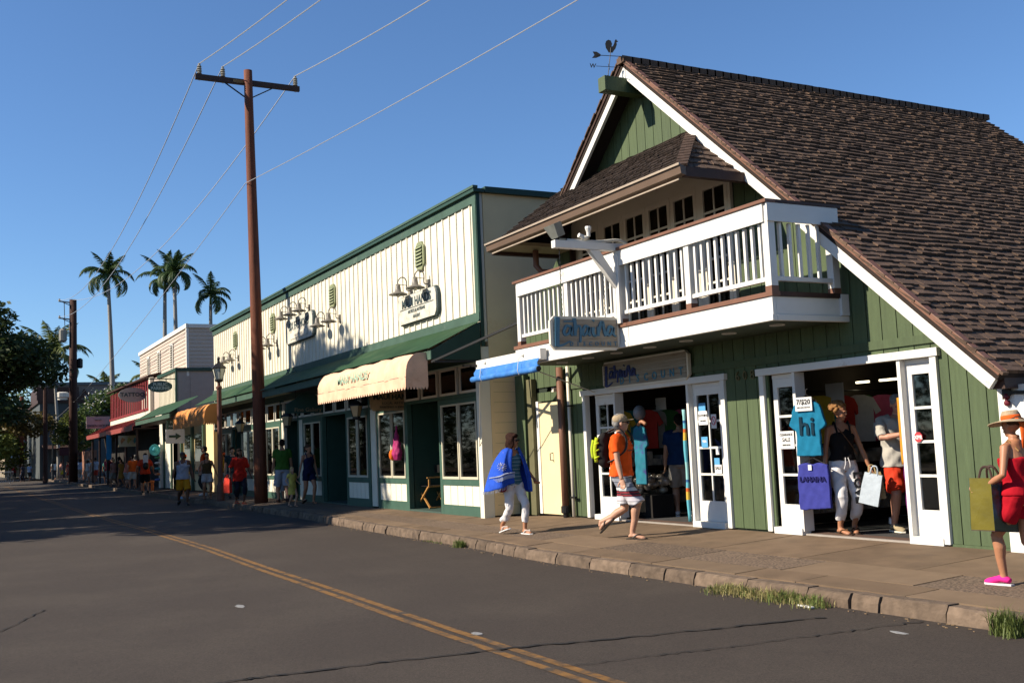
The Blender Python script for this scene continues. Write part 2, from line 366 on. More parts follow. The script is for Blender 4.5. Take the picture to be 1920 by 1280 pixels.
lp = MB(); lp.prism([(-7.62, 6.95, RZ+.006), (-7.4, 6.92, RZ+.006), (-7.39, 6.96, RZ+.006), (-7.52, 6.98, RZ+.006)], (0, 0, .012))
tag(lp.obj('paper_scrap', WHITE, org=(-7.4, 6.9, RZ)), 'crumpled white paper scrap lying in the gutter by the grass', 'litter')
# ================================================================ green plank house (number 608)
H = thing('shop_house', (-12.9, 10, 0), 'green plank shop house with steep brown shingle roof and white balcony', 'house')
XA, ZA, XE, ZE = -13.76, 7.56, -7.24, 1.90           # apex and right eave of the roof top surface
SL = (ZA-ZE)/(XE-XA)
def zroof(x): return ZA-SL*abs(x-XA)
YW = 10.0; XL, XR = -18.42, -7.58
OPEN = [(-16.0, -12.2), (-11.3, -8.42)]; ZOP = 2.16
UW = (-16.2, -11.75, 3.05, 5.40)
PL = .232
def plank(x0, x1, z0, z1a, z1b, y=YW):
    m = MB(); g = .0065
    m.prism([(x0+g, y, z0), (x1-g, y, z0), (x1-g, y, z1b), (x0+g, y, z1a)], (0, .03, 0)); return m.obj('plank', GRN, H)
x = XL
while x < XR-.02:
    x1 = min(x+PL, XR); c = (x+x1)/2
    zt0 = zroof(x)-.16; zt1 = zroof(x1)-.16
    utl = -17.78 < c < -16.72
    lo = .03+max(0, (c+10)*.0)
    o = [a for a in OPEN if a[0] < c < a[1]]
    if o: zb = 2.24
    elif utl: zb = 2.16
    else: zb = lo
    if min(zt0, zt1) > 2.42:
        if 2.325 > zb: plank(x, x1, zb, 2.325, 2.325)
        if UW[0] < c < UW[1]:
            plank(x, x1, 2.42, UW[2], UW[2])
            plank(x, x1, UW[3], zt0, zt1)
        else: plank(x, x1, 2.42, zt0, zt1)
    else: plank(x, x1, zb, max(zt0, .1), max(zt1, .1))
    x = x1
boxo('wall', mat('wall_backing', (.02, .03, .02), .9), H, XL, -16.02, 10.032, 10.1, .0, 3.9); boxo('wall', MATS['wall_backing'], H, -12.22, -11.28, 10.032, 10.1, 0, 2.3)
boxo('wall', MATS['wall_backing'], H, -8.44, XR, 10.032, 10.1, 0, 1.75)
MB().prism([(-17.5, 10.032, 2.24), (-8.0, 10.032, 2.24), (XA+2.45, 10.032, 5.2), (XA, 10.032, 7.3), (XA-2.3, 10.032, 5.2)], (0, .06, 0)).obj('wall', MATS['wall_backing'], H)
boxo('belt_board', GRN, H, -16.6, -8.18, 9.972, 9.999, 2.32, 2.425)
boxo('base_board', GRN, H, -8.36, XR, 9.985, 10.03, -.06, .028); boxo('base_board', mat('soil_skirt', (.12, .07, .05), .95), H, XL, XR, 10.04, 10.3, -.3, .02)
MB().prism([(-7.58, 9.955, -.04), (-7.38, 9.955, -.04), (-7.38, 9.955, 1.80), (-7.58, 9.955, 1.96)], (0, .07, 0)).obj('corner_board', WHITE, H)
# roof slabs, barge boards, ridge beam
YB0, YB1 = 9.62, 18.25
th = math.atan(SL); ux = V(math.cos(th), 0, -math.sin(th)); nx = V(math.sin(th), 0, math.cos(th))
ROOFB = mat('roof_sheathing', (.03, .02, .016), .95)
def slope(sgn, L, off=-.03, t=.09):
    u = V(sgn*ux[0], 0, ux[2]); n = V(sgn*nx[0], 0, nx[2]); a = V(XA, YB0, ZA)+n*off
    return MB().prism([a, a+u*L, a+u*L-n*t, a-n*t], (0, YB1-YB0, 0))
LEN = (XE-XA)/math.cos(th)
roofo = slope(1, LEN).obj('roof', ROOFB, H); slope(-1, LEN*.40).obj('roof', ROOFB, H)
def barge(sgn, L, y0, y1, d0, d1, m, name, l0=0):
    u = V(sgn*ux[0], 0, ux[2]); n = V(sgn*nx[0], 0, nx[2]); a = V(XA, y0, ZA)
    zc = lambda d: V(XA, y0, ZA-d/math.cos(th))
    p = [zc(d0), a+u*L-n*d0, a+u*L-n*d1, zc(d1)]
    return MB().prism(p, (0, y1-y0, 0)).obj(name, m, H, bevel=.004)
barge(1, LEN, 9.60, 9.70, .0, .062, BROWN, 'barge_trim'); barge(-1, LEN*.37, 9.60, 9.70, .0, .05, BRDK, 'barge_trim')
barge(1, LEN-.02, 9.625, 9.68, .064, .255, WHITE, 'barge_board'); barge(-1, LEN*.35, 9.625, 9.68, .052, .235, WHITE, 'barge_board')
MB().box(-13.88, -13.68, 9.2, 9.99, 6.95, 7.19).obj('ridge_beam', GRN, H, bevel=.006)
# shingles: the 300 nearest one by one, the rest joined
def shingle_mesh(w, ln, t):
    return MB().add([(-w/2, 0, 0), (w/2, 0, 0), (w/2, ln, 0), (-w/2, ln, 0), (-w/2, 0, t), (w/2, 0, t), (w/2, ln, .003), (-w/2, ln, .003)],
                    [(0, 3, 2, 1), (4, 5, 6, 7), (0, 1, 5, 4), (1, 2, 6, 5), (2, 3, 7, 6), (3, 0, 4, 7)])
r = random.Random(3); cand = []; EXP = .126
nrow = int(LEN/EXP)
for k in range(nrow+1):
    d = LEN+.03-k*EXP; y = YB0-.01+r.uniform(-.1, 0)
    rowj = r.uniform(-.016, .016)
    while y < YB1:
        w = r.choice([.1, .13, .15, .17, .2]); y1 = min(y+w, YB1)
        if y1 > YB0: cand.append((d+rowj+.012*math.sin(y*1.7+k*2.1)+r.uniform(-.018, .018), max(y, YB0-.03), y1, r.uniform(.018, .038), r.uniform(-.025, .025)))
        y = y1
camp = V(0, 0, 1.35)
def shpos(c): return V(XA, (c[1]+c[2])/2, ZA)+ux*c[0]
cand.sort(key=lambda c: np.linalg.norm(shpos(c)-camp))
variants = {}
base_rot = Matrix((Vector((0, -1, 0)), Vector(-ux), Vector(nx))).transposed()   # local x -> -Y, local y -> up-slope, z -> normal
if base_rot.determinant() < 0: base_rot = Matrix((Vector((0, 1, 0)), Vector(-ux), Vector(nx))).transposed()
big = MB()
for i, c in enumerate(cand):
    w = c[2]-c[1]-.005
    if i < 300:
        kk = round(w, 2)
        if kk not in variants: variants[kk] = shingle_mesh(kk, .30, .016).mesh('shingle', mats=(SHIN,))
        p = shpos(c)+nx*(-.028)
        q = (base_rot @ Matrix.Rotation(c[4], 3, 'Z') @ Matrix.Rotation(.075+c[4]*.5, 3, 'X').inverted()).to_euler()
        inst('shingle', variants[kk], p, H, q, (1, 1, c[3]/.014))
    else:
        p = shpos(c)+nx*(-.028); t = c[3]*1.15; rr = base_rot @ Matrix.Rotation(c[4], 3, 'Z') @ Matrix.Rotation(.075+c[4]*.5, 3, 'X').inverted()
        vs = [(-w/2, 0, 0), (w/2, 0, 0), (w/2, .22, 0), (-w/2, .22, 0), (-w/2, 0, t), (w/2, 0, t), (w/2, .22, .003), (-w/2, .22, .003)]
        big.add([V(*(rr @ Vector(v)))+p for v in vs], [(4, 5, 6, 7), (0, 1, 5, 4), (1, 2, 6, 5), (3, 0, 4, 7)])
SHF = mat('weathered_shingle_field', (.099, .062, .041), .9, .5, 4, .5, 60, dirt=(.035, .022, .017), dscale=1.0, dthr=.56, stretch=(3.2, .7, 3.2))
tag(big.obj('shingle_field', SHF, H), kind='stuff')
rc = MB(); y = YB0-.05
while y < YB1:
    rc.box(XA-.10, XA+.10, y, y+.2, ZA-.10, ZA+.002+rnd.uniform(-.004, .004)); y += .17
tag(rc.obj('ridge_cap', SHIN, H), kind='stuff')
el = MB(); y = YB0-.06                                            # ragged shingle ends along the left barge
for k in range(27):
    d = k*.135; a = V(XA-ux[0]*d, 0, ZA+ux[2]*d); n = V(-nx[0], 0, nx[2]); u = V(-ux[0], 0, ux[2])
    p = a+n*.012+V(0, YB0-.04+rnd.uniform(-.02, .02), 0); el.prism([p, p+u*.2, p+u*.2+n*.012, p+n*.03], (0, .6, 0))
tag(el.obj('shingle_edge', SHIN, H), kind='stuff')
boxo('eave_gutter', BRDK, H, -7.48, -7.3, 9.72, 18.5, 1.72, 1.88); boxo('soffit_board', BRDK, H, -7.6, -7.47, 10.1, 18.5, 1.7, 1.9)
# skirt roof over the balcony
SZ0, SZ1, SY0 = 4.95, 6.05, 8.62
SX0, SX1, TX0, TX1 = -16.75, -11.1, -16.3, -12.5
sk = MB(); A = [(SX0, SY0, SZ0), (SX1, SY0, SZ0), (TX1, 9.99, SZ1), (TX0, 9.99, SZ1), (SX1, 9.99, SZ0), (SX0, 9.99, SZ0)]
sk.add(A, [(0, 1, 2, 3), (1, 4, 2), (0, 3, 5)])
skr = sk.obj('skirt_roof', ROOFB, H)
sf = MB(); r = random.Random(8)
def lay(m, p0, p1, q0, q1, rows, wid, rr, t=.016):
    """courses of shingles on a quad: p0-p1 eave, q0-q1 top"""
    p0, p1, q0, q1 = V(*p0), V(*p1), V(*q0), V(*q1); n = np.cross(p1-p0, q0-p0); n /= np.linalg.norm(n)
    if n[2] < 0: n = -n
    for k in range(rows):
        a, b = k/rows, min((k+1.5)/rows, 1)
        L0, L1 = p0+(q0-p0)*a, p1+(q1-p1)*a; U0, U1 = p0+(q0-p0)*b, p1+(q1-p1)*b
        le = np.linalg.norm(L1-L0); s = rr.uniform(-wid, 0)
        while s < le:
            w = wid*rr.uniform(.6, 1.3); f0, f1 = max(s, 0)/le, min(s+w-.004, le)/le
            if f1 > f0:
                j = rr.uniform(-.012, .02); d = (L0-U0)/np.linalg.norm(L0-U0)*j; tt = t*rr.uniform(.7, 1.7)
                c = [L0+(L1-L0)*f0+d, L0+(L1-L0)*f1+d, U0+(U1-U0)*f1, U0+(U1-U0)*f0]
                m.add([c[0]+n*.003, c[1]+n*.003, c[0]+n*(tt+.008), c[1]+n*(tt+.008), c[2]+n*.005, c[3]+n*.005], [(0, 1, 3, 2), (2, 3, 4, 5), (0, 2, 5), (1, 4, 3)])
            s += w
lay(sf, A[0], A[1], A[3], A[2], 14, .12, r, .022); tag(sf.obj('shingle_field', SHIN2, skr), kind='stuff')
s2 = MB(); lay(s2, A[1], A[4], A[2], A[2], 9, .14, r, .024); tag(s2.obj('shingle_field', SHIN, skr), kind='stuff')
s4 = MB(); lay(s4, A[5], A[0], A[3], A[3], 9, .14, r, .018); tag(s4.obj('shingle_field', SHIN2, skr), kind='stuff')
s3 = MB()
for k in range(15):
    a = V(*A[1])+(V(*A[2])-V(*A[1]))*k/15; s3.bar(a+V(0, 0, .045), a+(V(*A[2])-V(*A[1]))/11+V(0, 0, .03), .17, .03)
tag(s3.obj('hip_cap', SHIN2, skr), kind='stuff')
gt = MB(); gp = [(SY0-.10, SZ0+.03), (SY0-.085, SZ0-.10), (SY0, SZ0-.12), (SY0+.01, SZ0-.01)]
gt.prism([(SX0-.05, y, z) for y, z in gp], (SX1-SX0+.15, 0, 0)); gut = gt.obj('gutter', GUTT, skr)
boxo('gutter_lip', mat('pale_gutter_lip', (.42, .34, .26), .4), skr, SX0-.06, SX1+.11, SY0-.125, SY0-.101, SZ0+.01, SZ0+.04)
boxo('gutter_lip', MATS['pale_gutter_lip'], skr, SX0+.1, SX1+.0, SY0-.055, SY0-.03, SZ0-.165, SZ0-.145)
boxo('gutter', BRDK, skr, SX1+.0, SX1+.1, SY0, 10.0, SZ0-.13, SZ0+.0); boxo('gutter', BRDK, skr, SX0-.05, SX0+.05, SY0+.02, 10.0, SZ0-.16, SZ0-.0)
SOF = mat('shaded_soffit', (.36, .31, .2), .7)
MB().prism([(SX0+.7, SY0+.03, SZ0-.05), (SX0+.7, 9.985, SZ0+.55), (SX0+.7, 9.985, SZ0+.62), (SX0+.7, SY0+.03, SZ0+.0)], (SX1-SX0-1.6, 0, 0)).obj('soffit', SOF, skr)
boxo('soffit', SOF, skr, SX0+.06, SX0+.69, SY0+.02, 9.98, SZ0-.10, SZ0-.04)
# upper french windows
def french(parent, x0, x1, z0, z1, y, cols, rows, bottom, m=WHITE, st=.075, name='window', depth=.045, gl=GLD, ptop=.12):
    """one leaf: stiles, rails, muntins, glass panes, one solid bottom panel"""
    f = MB(); f.box(x0, x0+st, y, y+depth, z0, z1); f.box(x1-st, x1, y, y+depth, z0, z1)
    f.box(x0+st, x1-st, y+.001, y+depth, z1-ptop, z1); f.box(x0+st, x1-st, y+.001, y+depth, z0, z0+bottom)
    w = f.obj(name, m, parent, bevel=.003); a0, a1, b0, b1 = x0+st, x1-st, z0+bottom, z1-ptop
    mu = []
    for c in range(1, cols): xm = a0+(a1-a0)*c/cols; mu.append((xm-.012, xm+.012, y+.004, y+depth-.01, b0, b1))
    for q in range(1, rows): zm = b0+(b1-b0)*q/rows; mu.append((a0, a1, y+.007, y+depth-.013, zm-.016, zm+.016))
    for q_ in mu: boxo('muntin', m, w, *q_)
    for c in range(cols):
        for q in range(rows):
            boxo('pane', gl, w, a0+(a1-a0)*c/cols+.013, a0+(a1-a0)*(c+1)/cols-.013, y+.02, y+.024, b0+(b1-b0)*q/rows+.017, b0+(b1-b0)*(q+1)/rows-.017)
    return w
boxo('window_wall', OFFW, H, UW[0], UW[1], 9.985, 10.03, 5.13, 5.42)
for cx in (-12.13, -12.86, -13.53, -14.2, -14.87, -15.62):
    french(H, cx-.315, cx+.315, 3.07, 5.13, 9.975, 2, 5, .2, OFFW, .07, 'french_window', gl=GLD, ptop=.09)
px = [-16.2, -15.935, -15.305, -15.185, -14.555, -14.515, -13.885, -13.845, -13.215, -13.175, -12.545, -12.445, -11.815, -11.75]
for a, b in zip(px[::2], px[1::2]): boxo('window_post', OFFW, H, a, b, 9.982, 10.04, 3.05, 5.13)
boxo('wall', DARK, H, UW[0], UW[1], 10.32, 10.36, 3.05, 5.1)
# balcony
YF = 8.77; BX0, BX1 = -16.27, -9.68
bal = boxo('balcony', mat('dark_green_soffit', (.05, .07, .045), .7), H, BX0, BX1, YF+.05, 9.995, 2.735, 3.0)
boxo('fascia', WHITE, bal, BX0, BX1+.02, YF-.012, YF+.048, 2.79, 3.01, bevel=.004); boxo('fascia', WHITE, bal, BX0+.02, BX1+.03, YF-.03, YF+.046, 2.715, 2.788, bevel=.004)
boxo('fascia', WHITE, bal, BX1-.03, BX1+.02, YF+.05, 9.99, 2.79, 3.01, bevel=.004); boxo('fascia', WHITE, bal, BX1-.03, BX1+.036, YF+.048, 10.0, 2.715, 2.788, bevel=.004)
boxo('deck_edge', BROWN, bal, BX0-.02, BX1+.05, YF-.035, YF+.1, 3.012, 3.07, bevel=.004); boxo('deck_edge', BRDK, bal, BX1-.05, BX1+.048, YF+.102, 9.99, 3.012, 3.068)
boxo('fascia_cap', WHITE, bal, BX1+.021, BX1+.06, 9.86, 9.985, 2.79, 3.06)
boxo('deck', BRDK, bal, BX0, BX1-.06, YF+.11, 9.96, 3.005, 3.05)
PX = [-16.10, -14.47, -12.93, -11.28, -9.70]
for i, p in enumerate(PX):
    o = boxo('post', WHITE, bal, p-.055, p+.055, YF-.02, YF+.09, 3.14, 4.155, bevel=.004); boxo('post_foot', BROWN, o, p-.056, p+.056, YF-.021, YF+.091, 3.07, 3.14)
o = boxo('post', WHITE, bal, -9.755, -9.645, 9.78, 9.89, 3.14, 4.155, bevel=.004); boxo('post_foot', BROWN, o, -9.756, -9.644, 9.779, 9.891, 3.07, 3.14)
for a, b in zip(PX[:-1], PX[1:]):
    boxo('rail_board', WHITE, bal, a+.002, b-.002, YF-.045, YF-.021, 3.93, 4.16, bevel=.003)
    boxo('bottom_rail', WHITE, bal, a+.056, b-.056, YF+.005, YF+.065, 3.205, 3.26, bevel=.003)
boxo('rail_board', WHITE, bal, -9.644, -9.62, YF-.04, 9.9, 3.93, 4.16, bevel=.003); boxo('bottom_rail', WHITE, bal, -9.72, -9.66, YF+.1, 9.78, 3.205, 3.26)
boxo('hand_rail', BROWN, bal, PX[0]-.1, BX1+.07, YF-.07, YF+.1, 4.162, 4.205, bevel=.005); boxo('hand_rail', BRDK, bal, -9.79, BX1+.068, YF+.102, 9.95, 4.162, 4.203)
bm = MB().box(-.02, .02, -.02, .02, 3.26, 3.93).mesh('baluster', mats=(WHITE,))
for a, b in zip(PX[:-1], PX[1:]):
    n = 10
    for i in range(n): inst('baluster', bm, (a+(b-a)*(i+1)/(n+1), YF+.03, 0), bal)
for i in range(5): inst('baluster', bm, (-9.69, YF+.2+.155*i, 0), bal)
for p in (-15.6, -14.75, -13.9, -13.0, -12.1, -11.15, -10.2):
    MB().lathe((p, 9.3, 2.722), [(.10, .013), (.10, 0), (.075, .0), (.075, .012)], 18, False).obj('downlight_ring', WHITE, bal)
# shop doorways
def doorway(x0, x1, leaves, hdr):
    y = 9.955; d = boxo('doorway', WHITE, H, x0-.09, x0, y, 10.06, .02, ZOP, bevel=.004)
    boxo('casing', WHITE, d, x1, x1+.09, y, 10.06, .02, ZOP, bevel=.004)
    boxo('header', WHITE, d, x0-.13, x1+.13, y-.02, 10.05, ZOP+.002, 2.258, bevel=.004)
    for (a, b, cols, stick) in leaves:
        lf = french(d, a, b, .09, ZOP-.06, 10.055, cols, 4, .30, WHITE, .085, 'door_leaf', gl=GLS)
        jb = MB(); jb.box(a-.05 if stick == 'R' else b, a if stick == 'R' else b+.05, 9.965, 10.14, .05, ZOP-.002); jb.obj('jamb', WHITE, d)
        boxo('sill', WHITE, d, a-.03, b+.03, 9.94, 10.1, -.0, .088, bevel=.004)
        boxo('transom_rail', WHITE, d, a, b, 10.05, 10.1, ZOP-.058, ZOP-.003)
    return d
D1 = doorway(-15.98, -12.22, [(-15.78, -15.08, 2, 'L'), (-13.0, -12.30, 2, 'R')], 1)
D2 = doorway(-11.28, -8.44, [(-11.2, -10.72, 1, 'L'), (-8.88, -8.46, 1, 'R')], 1)
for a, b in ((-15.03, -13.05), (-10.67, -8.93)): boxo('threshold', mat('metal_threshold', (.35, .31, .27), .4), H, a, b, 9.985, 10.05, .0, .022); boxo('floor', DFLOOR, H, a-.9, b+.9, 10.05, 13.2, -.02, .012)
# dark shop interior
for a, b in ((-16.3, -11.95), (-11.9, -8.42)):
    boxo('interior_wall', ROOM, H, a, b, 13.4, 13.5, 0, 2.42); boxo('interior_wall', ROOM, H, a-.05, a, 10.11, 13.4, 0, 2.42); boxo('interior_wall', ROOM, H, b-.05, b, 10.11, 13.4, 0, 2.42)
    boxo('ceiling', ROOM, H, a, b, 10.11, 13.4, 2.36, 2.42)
tube_l = mat('fluorescent_tube', (1, .86, .55), .5, 0, emit=2.5)
for a, b in ((-11.74, -11.5), (-11.28, -10.8)): boxo('ceiling_tube', tube_l, H, a, b, 12.2, 12.24, 2.06, 2.09)
# utility door, pipes
boxo('utility_door', mat('yellow_cream_door', (.78, .64, .38), .6, .05, 2, .1, 40), H, -17.66, -16.82, 9.965, 10.02, .03, 2.12, bevel=.003); ud = bpy.data.objects['utility_door']
fr = MB(); fr.box(-17.76, -17.665, 9.95, 10.03, .03, 2.16); fr.obj('door_frame', WHITE, H)
MB().tube([(-17.2, 9.965, 1.03), (-17.2, 9.90, 1.04), (-17.2, 9.90, 1.16), (-17.2, 9.965, 1.17)], .009).obj('handle', BLACK, ud)
MB().tube([(-16.72, 9.90, .13), (-16.72, 9.90, 2.74)], .065, 12).obj('downspout', BROWN, H, True)
MB().lathe((-16.72, 9.90, 0), [(.05, .0), (.055, .07), (.085, .08), (.085, .2), (.07, .21)], 12).obj('drain_collar', BLACK, H)
MB().tube([(-16.50, 9.94, .02), (-16.50, 9.94, 2.74)], .032, 10).obj('conduit', OFFW, H, True)
MB().tube([(-16.4, 9.955, .3), (-16.4, 9.955, .9)], .01).obj('conduit', BLACK, H)
for z in (.35, 2.0): boxo('pipe_strap', BLACK, H, -16.55, -16.38, 9.9, 9.95, z, z+.03)
MB().tube([(-16.35, 9.3, SZ0-.12), (-16.35, 9.3, 4.55), (-16.25, 9.35, 4.42), (-16.0, 9.6, 4.38), (-16.0, 9.85, 4.38)], .055, 10).obj('downspout', BROWN, H, True)
MB().tube([(-16.05, 9.9, SZ0-.12), (-16.05, 9.9, 3.0)], .055, 10).obj('downspout', BRDK, H, True)
boxo('side_board', GRN, H, -18.40, -18.05, 9.86, 9.972, 0, 2.7); boxo('side_post', mat('weathered_green_brown', (.13, .12, .06), .8), H, -17.98, -17.78, 9.88, 9.985, 0, 2.6); boxo('lamp_box', OFFW, H, -16.98, -16.9, 9.86, 9.96, 2.3, 2.38)
# house number 608
GOLD = mat('dull_brass', (.16, .13, .06), .4, .1, metal=.4)
for ch, px in (('6', -11.84), ('0', -11.68), ('8', -11.52)): text(ch, .19, (px, 9.982, 2.19), (1, 0, 0), (0, 0, 1), GOLD, H, .006, name='house_number')
# window stickers
PAPER = mat('white_paper', (.75, .74, .72), .7, .03); PRED = mat('red_print', (.55, .04, .05), .6, .05); PBLU = mat('blue_print', (.10, .35, .62), .6, .05); INK = mat('black_ink', (.015, .015, .018), .6, 0)
def sticker(p, x0, x1, z0, z1, m, lines=(), y=10.05):
    s = boxo('sticker', m, p, x0, x1, y-.004, y, z0, z1)
    for t, sz, cz, im in lines: text(t, sz, ((x0+x1)/2, y-.005, cz), (1, 0, 0), (0, 0, 1), im, s, .001, .002)
sticker(D1, -12.88, -12.66, 1.53, 1.74, PAPER, [('CLOTHING', .045, 1.67, INK), ('AND MORE', .025, 1.59, INK)]); sticker(D1, -12.86, -12.70, 1.74, 1.86, PBLU)
sticker(D1, -12.58, -12.46, 1.47, 1.68, PAPER); s = MB().tube([(-12.52+.045*math.cos(t), 10.044, 1.585+.06*math.sin(t)) for t in np.linspace(0, 6.28, 18)], .007, 6).obj('prohibition_ring', PRED, D1)
MB().bar((-12.55, 10.044, 1.63), (-12.49, 10.044, 1.54), .008, .006).obj('prohibition_bar', PRED, D1)
sticker(D1, -12.84, -12.69, 1.19, 1.35, PBLU, [('VISA', .05, 1.28, PAPER)]); sticker(D1, -12.51, -12.43, 1.08, 1.17, PAPER); sticker(D1, -12.56, -12.40, .80, .93, PAPER, [('SALE', .06, .88, INK)]); sticker(D1, -12.56, -12.44, .93, 1.03, PBLU)
sticker(D1, -15.66, -15.50, 1.12, 1.38, PAPER); sticker(D1, -15.66, -15.50, 1.38, 1.46, PBLU)
sticker(D2, -11.14, -10.84, 1.14, 1.38, PAPER, [('CLEARANCE', .045, 1.33, INK), ('SALE', .075, 1.26, INK), ('SAVE NOW', .03, 1.19, INK)])
oc = MB().prism([(-8.76+.062*math.cos(t), 10.044, 1.24+.062*math.sin(t)) for t in np.linspace(math.pi/8, 2*math.pi+math.pi/8, 9)[:-1]], (0, .005, 0)).obj('sticker', PRED, D2)
text('XPR', .065, (-8.76, 10.0435, 1.235), (1, 0, 0), (0, 0, 1), PAPER, oc, .001, .002)
# roof finial
WV = thing('weather_vane', (-13.8, 9.34, 7.19), 'black rooster weather vane on the green ridge beam', 'weather vane')
vb = V(0, 0, 0); ORG[WV.name] = (0, 0, 0); WV.scale = (.56, .56, .56); WV.rotation_euler = (-.1, .12, 0)
MB().tube([vb, vb+V(.01, .0, .9)], .011, 8).obj('rod', BLACK, WV); MB().lathe(vb, [(.05, 0), (.04, .05), (.012, .1)], 10).obj('base', BLACK, WV)
ar = MB(); c = vb+V(.01, 0, .66); d = V(.60, .8, 0); dd = d/np.linalg.norm(d); ar.tube([c-dd*.40, c+dd*.34], .01, 6)
P3 = lambda a, z: c+dd*a+V(0, 0, z)
ar.prism([P3(.34, -.05), P3(.48, 0), P3(.34, .05)], V(-dd[1], dd[0], 0)*.015); ar.prism([P3(-.52, -.09), P3(-.40, -.08), P3(-.28, -.02), P3(-.28, .03), P3(-.40, .10), P3(-.52, .10), P3(-.46, 0)], V(-dd[1], dd[0], 0)*.015)
ar.obj('arrow', BLACK, WV)
ro = [(-.06, .0), (.06, .0), (.09, .06), (.13, .12), (.16, .25), (.14, .31), (.19, .33), (.15, .36), (.12, .40), (.09, .36), (.08, .28), (.05, .19), (.01, .17), (.02, .26), (-.03, .35), (-.10, .37), (-.16, .33), (-.18, .24), (-.15, .13), (-.09, .05)]
cc = vb+V(.01, 0, .76); MB().prism([cc+dd*a+V(0, 0, z) for a, z in ro], V(-dd[1], dd[0], 0)*.02).obj('rooster', BLACK, WV)
cr = MB(); e = vb+V(0, 0, .34); w = V(-.45, -.6, 0)*.5
cr.tube([e-w*.8, e+w], .008, 6); cr.tube([e-V(-w[1], w[0], 0)*.7, e+V(-w[1], w[0], 0)*.7], .008, 6); cr.obj('cross_arm', BLACK, WV)
text('W', .17, e+w*1.25, dd, (0, 0, 1), BLACK, WV, .008, .004, name='letter')
# ================================================================ long cream gallery building
G = thing('gallery_building', (-30, 9.2, 0), 'long cream gallery building with board and batten front and green canopy', 'shop building')
YG = 9.2; GX0, GX1 = -42.55, -18.45
boxo('wall', CREAM, G, GX0+.05, GX1-.02, YG, YG+.12, 3.4, 6.4)
bt = MB().box(-.022, .022, -.024, 0, 4.0, 6.2).mesh('batten', mats=(CREAM,))
x = GX1-.32
while x > GX0+.2: inst('batten', bt, (x, YG, 0), G); x -= .335
boxo('trim_board', GTRIM, G, GX0+.02, GX1, YG-.04, YG-.001, 6.19, 6.385); boxo('trim_board', GTRIM, G, GX0+.02, GX1, YG-.05, YG-.001, 3.84, 3.985)
boxo('trim_board', GTRIM, G, GX1-.16, GX1-.001, YG-.042, YG-.001, 3.986, 6.189); boxo('corner_trim', GDARK, G, GX1+.001, GX1+.02, YG-.03, YG+.045, 3.3, 6.4)
boxo('coping', GTRIM, G, GX0-.08, GX1+.10, YG-.13, YG-.02, 6.46, 6.51); boxo('coping', GDARK, G, GX0-.06, GX1+.08, YG-.11, YG+.14, 6.388, 6.458)
boxo('coping', GDARK, G, GX1-.1, GX1+.09, YG+.15, 24, 6.388, 6.505)
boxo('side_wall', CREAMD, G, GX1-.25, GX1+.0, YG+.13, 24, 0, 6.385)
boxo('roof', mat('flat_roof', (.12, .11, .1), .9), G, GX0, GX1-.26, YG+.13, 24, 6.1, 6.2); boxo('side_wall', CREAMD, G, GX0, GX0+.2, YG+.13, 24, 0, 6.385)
blk = MB()
for k in range(1, 16):
    z = k*.2
    blk.box(GX1+.0, GX1+.003, YG+.2, 14, z-.004, z+.004)
blk.obj('mortar_joint', mat('mortar_line', (.50, .42, .25), .9), G)
boxo('pier', CREAM, G, GX1-.17, GX1+.002, YG-.10, YG+.125, -.04, 3.3)
# octagonal louvre vents
VENT = mat('sage_vent_paint', (.26, .29, .16), .6, .06)
for cx in (-21.31, -27.45, -33.58, -38.72):
    oc = [(cx+sx*a, z) for sx, a, z in ((-1, .11, 5.93), (1, .11, 5.93), (1, .245, 5.80), (1, .245, 5.42), (1, .11, 5.29), (-1, .11, 5.29), (-1, .245, 5.42), (-1, .245, 5.80))]
    f = MB().prism([(a, YG-.06, z) for a, z in oc], (0, .05, 0)).obj('louvre_vent', VENT, G, bevel=.006)
    boxo('vent_opening', GDARK, f, cx-.17, cx+.17, YG-.066, YG-.061, 5.38, 5.84)
    for i in range(6):
        z = 5.40+i*.076; MB().prism([(cx-.17, YG-.066, z+.05), (cx-.17, YG-.10, z), (cx-.17, YG-.09, z-.006), (cx-.17, YG-.066, z+.035)], (.34, 0, 0)).obj('slat', VENT, f)
# gooseneck wall lamps
GAL = mat('galvanised_cream_lamp', (.22, .20, .165), .45, .1)
def goose(cx, z=4.93, out=.33):
    l = MB(); p = [(cx, YG-.02, z), (cx, YG-.12, z+.02), (cx, YG-.12, z+.2), (cx, YG-.17, z+.29), (cx, YG-.26, z+.29), (cx, YG-out, z+.20), (cx, YG-out, z+.1)]
    l.tube(crom(p, 4), .014, 6); l.tube([(cx, YG-.1, z+.12), (cx, YG-out, z+.14)], .008, 5)
    g = l.obj('wall_lamp', GAL, G)
    MB().lathe((cx, YG-out, z), [(.05, .14), (.06, .06), (.075, -.03), (.21, -.085), (.215, -.105), (.19, -.1), (.05, -.04)], 16).obj('lamp_shade', GAL, g, True)
    MB().ell((cx, YG-out, z-.1), .05, .05, .06).obj('bulb', OFFW, g, True); MB().box(cx-.05, cx+.05, YG-.035, YG-.001, z-.12, z+.1).obj('lamp_plate', GAL, g)
for c in (-21.95, -20.95, -27.95, -26.95, -34.2, -33.2, -39.4, -38.4): goose(c)
for c in (-31.55, -30.6, -29.65): goose(c, 5.58)
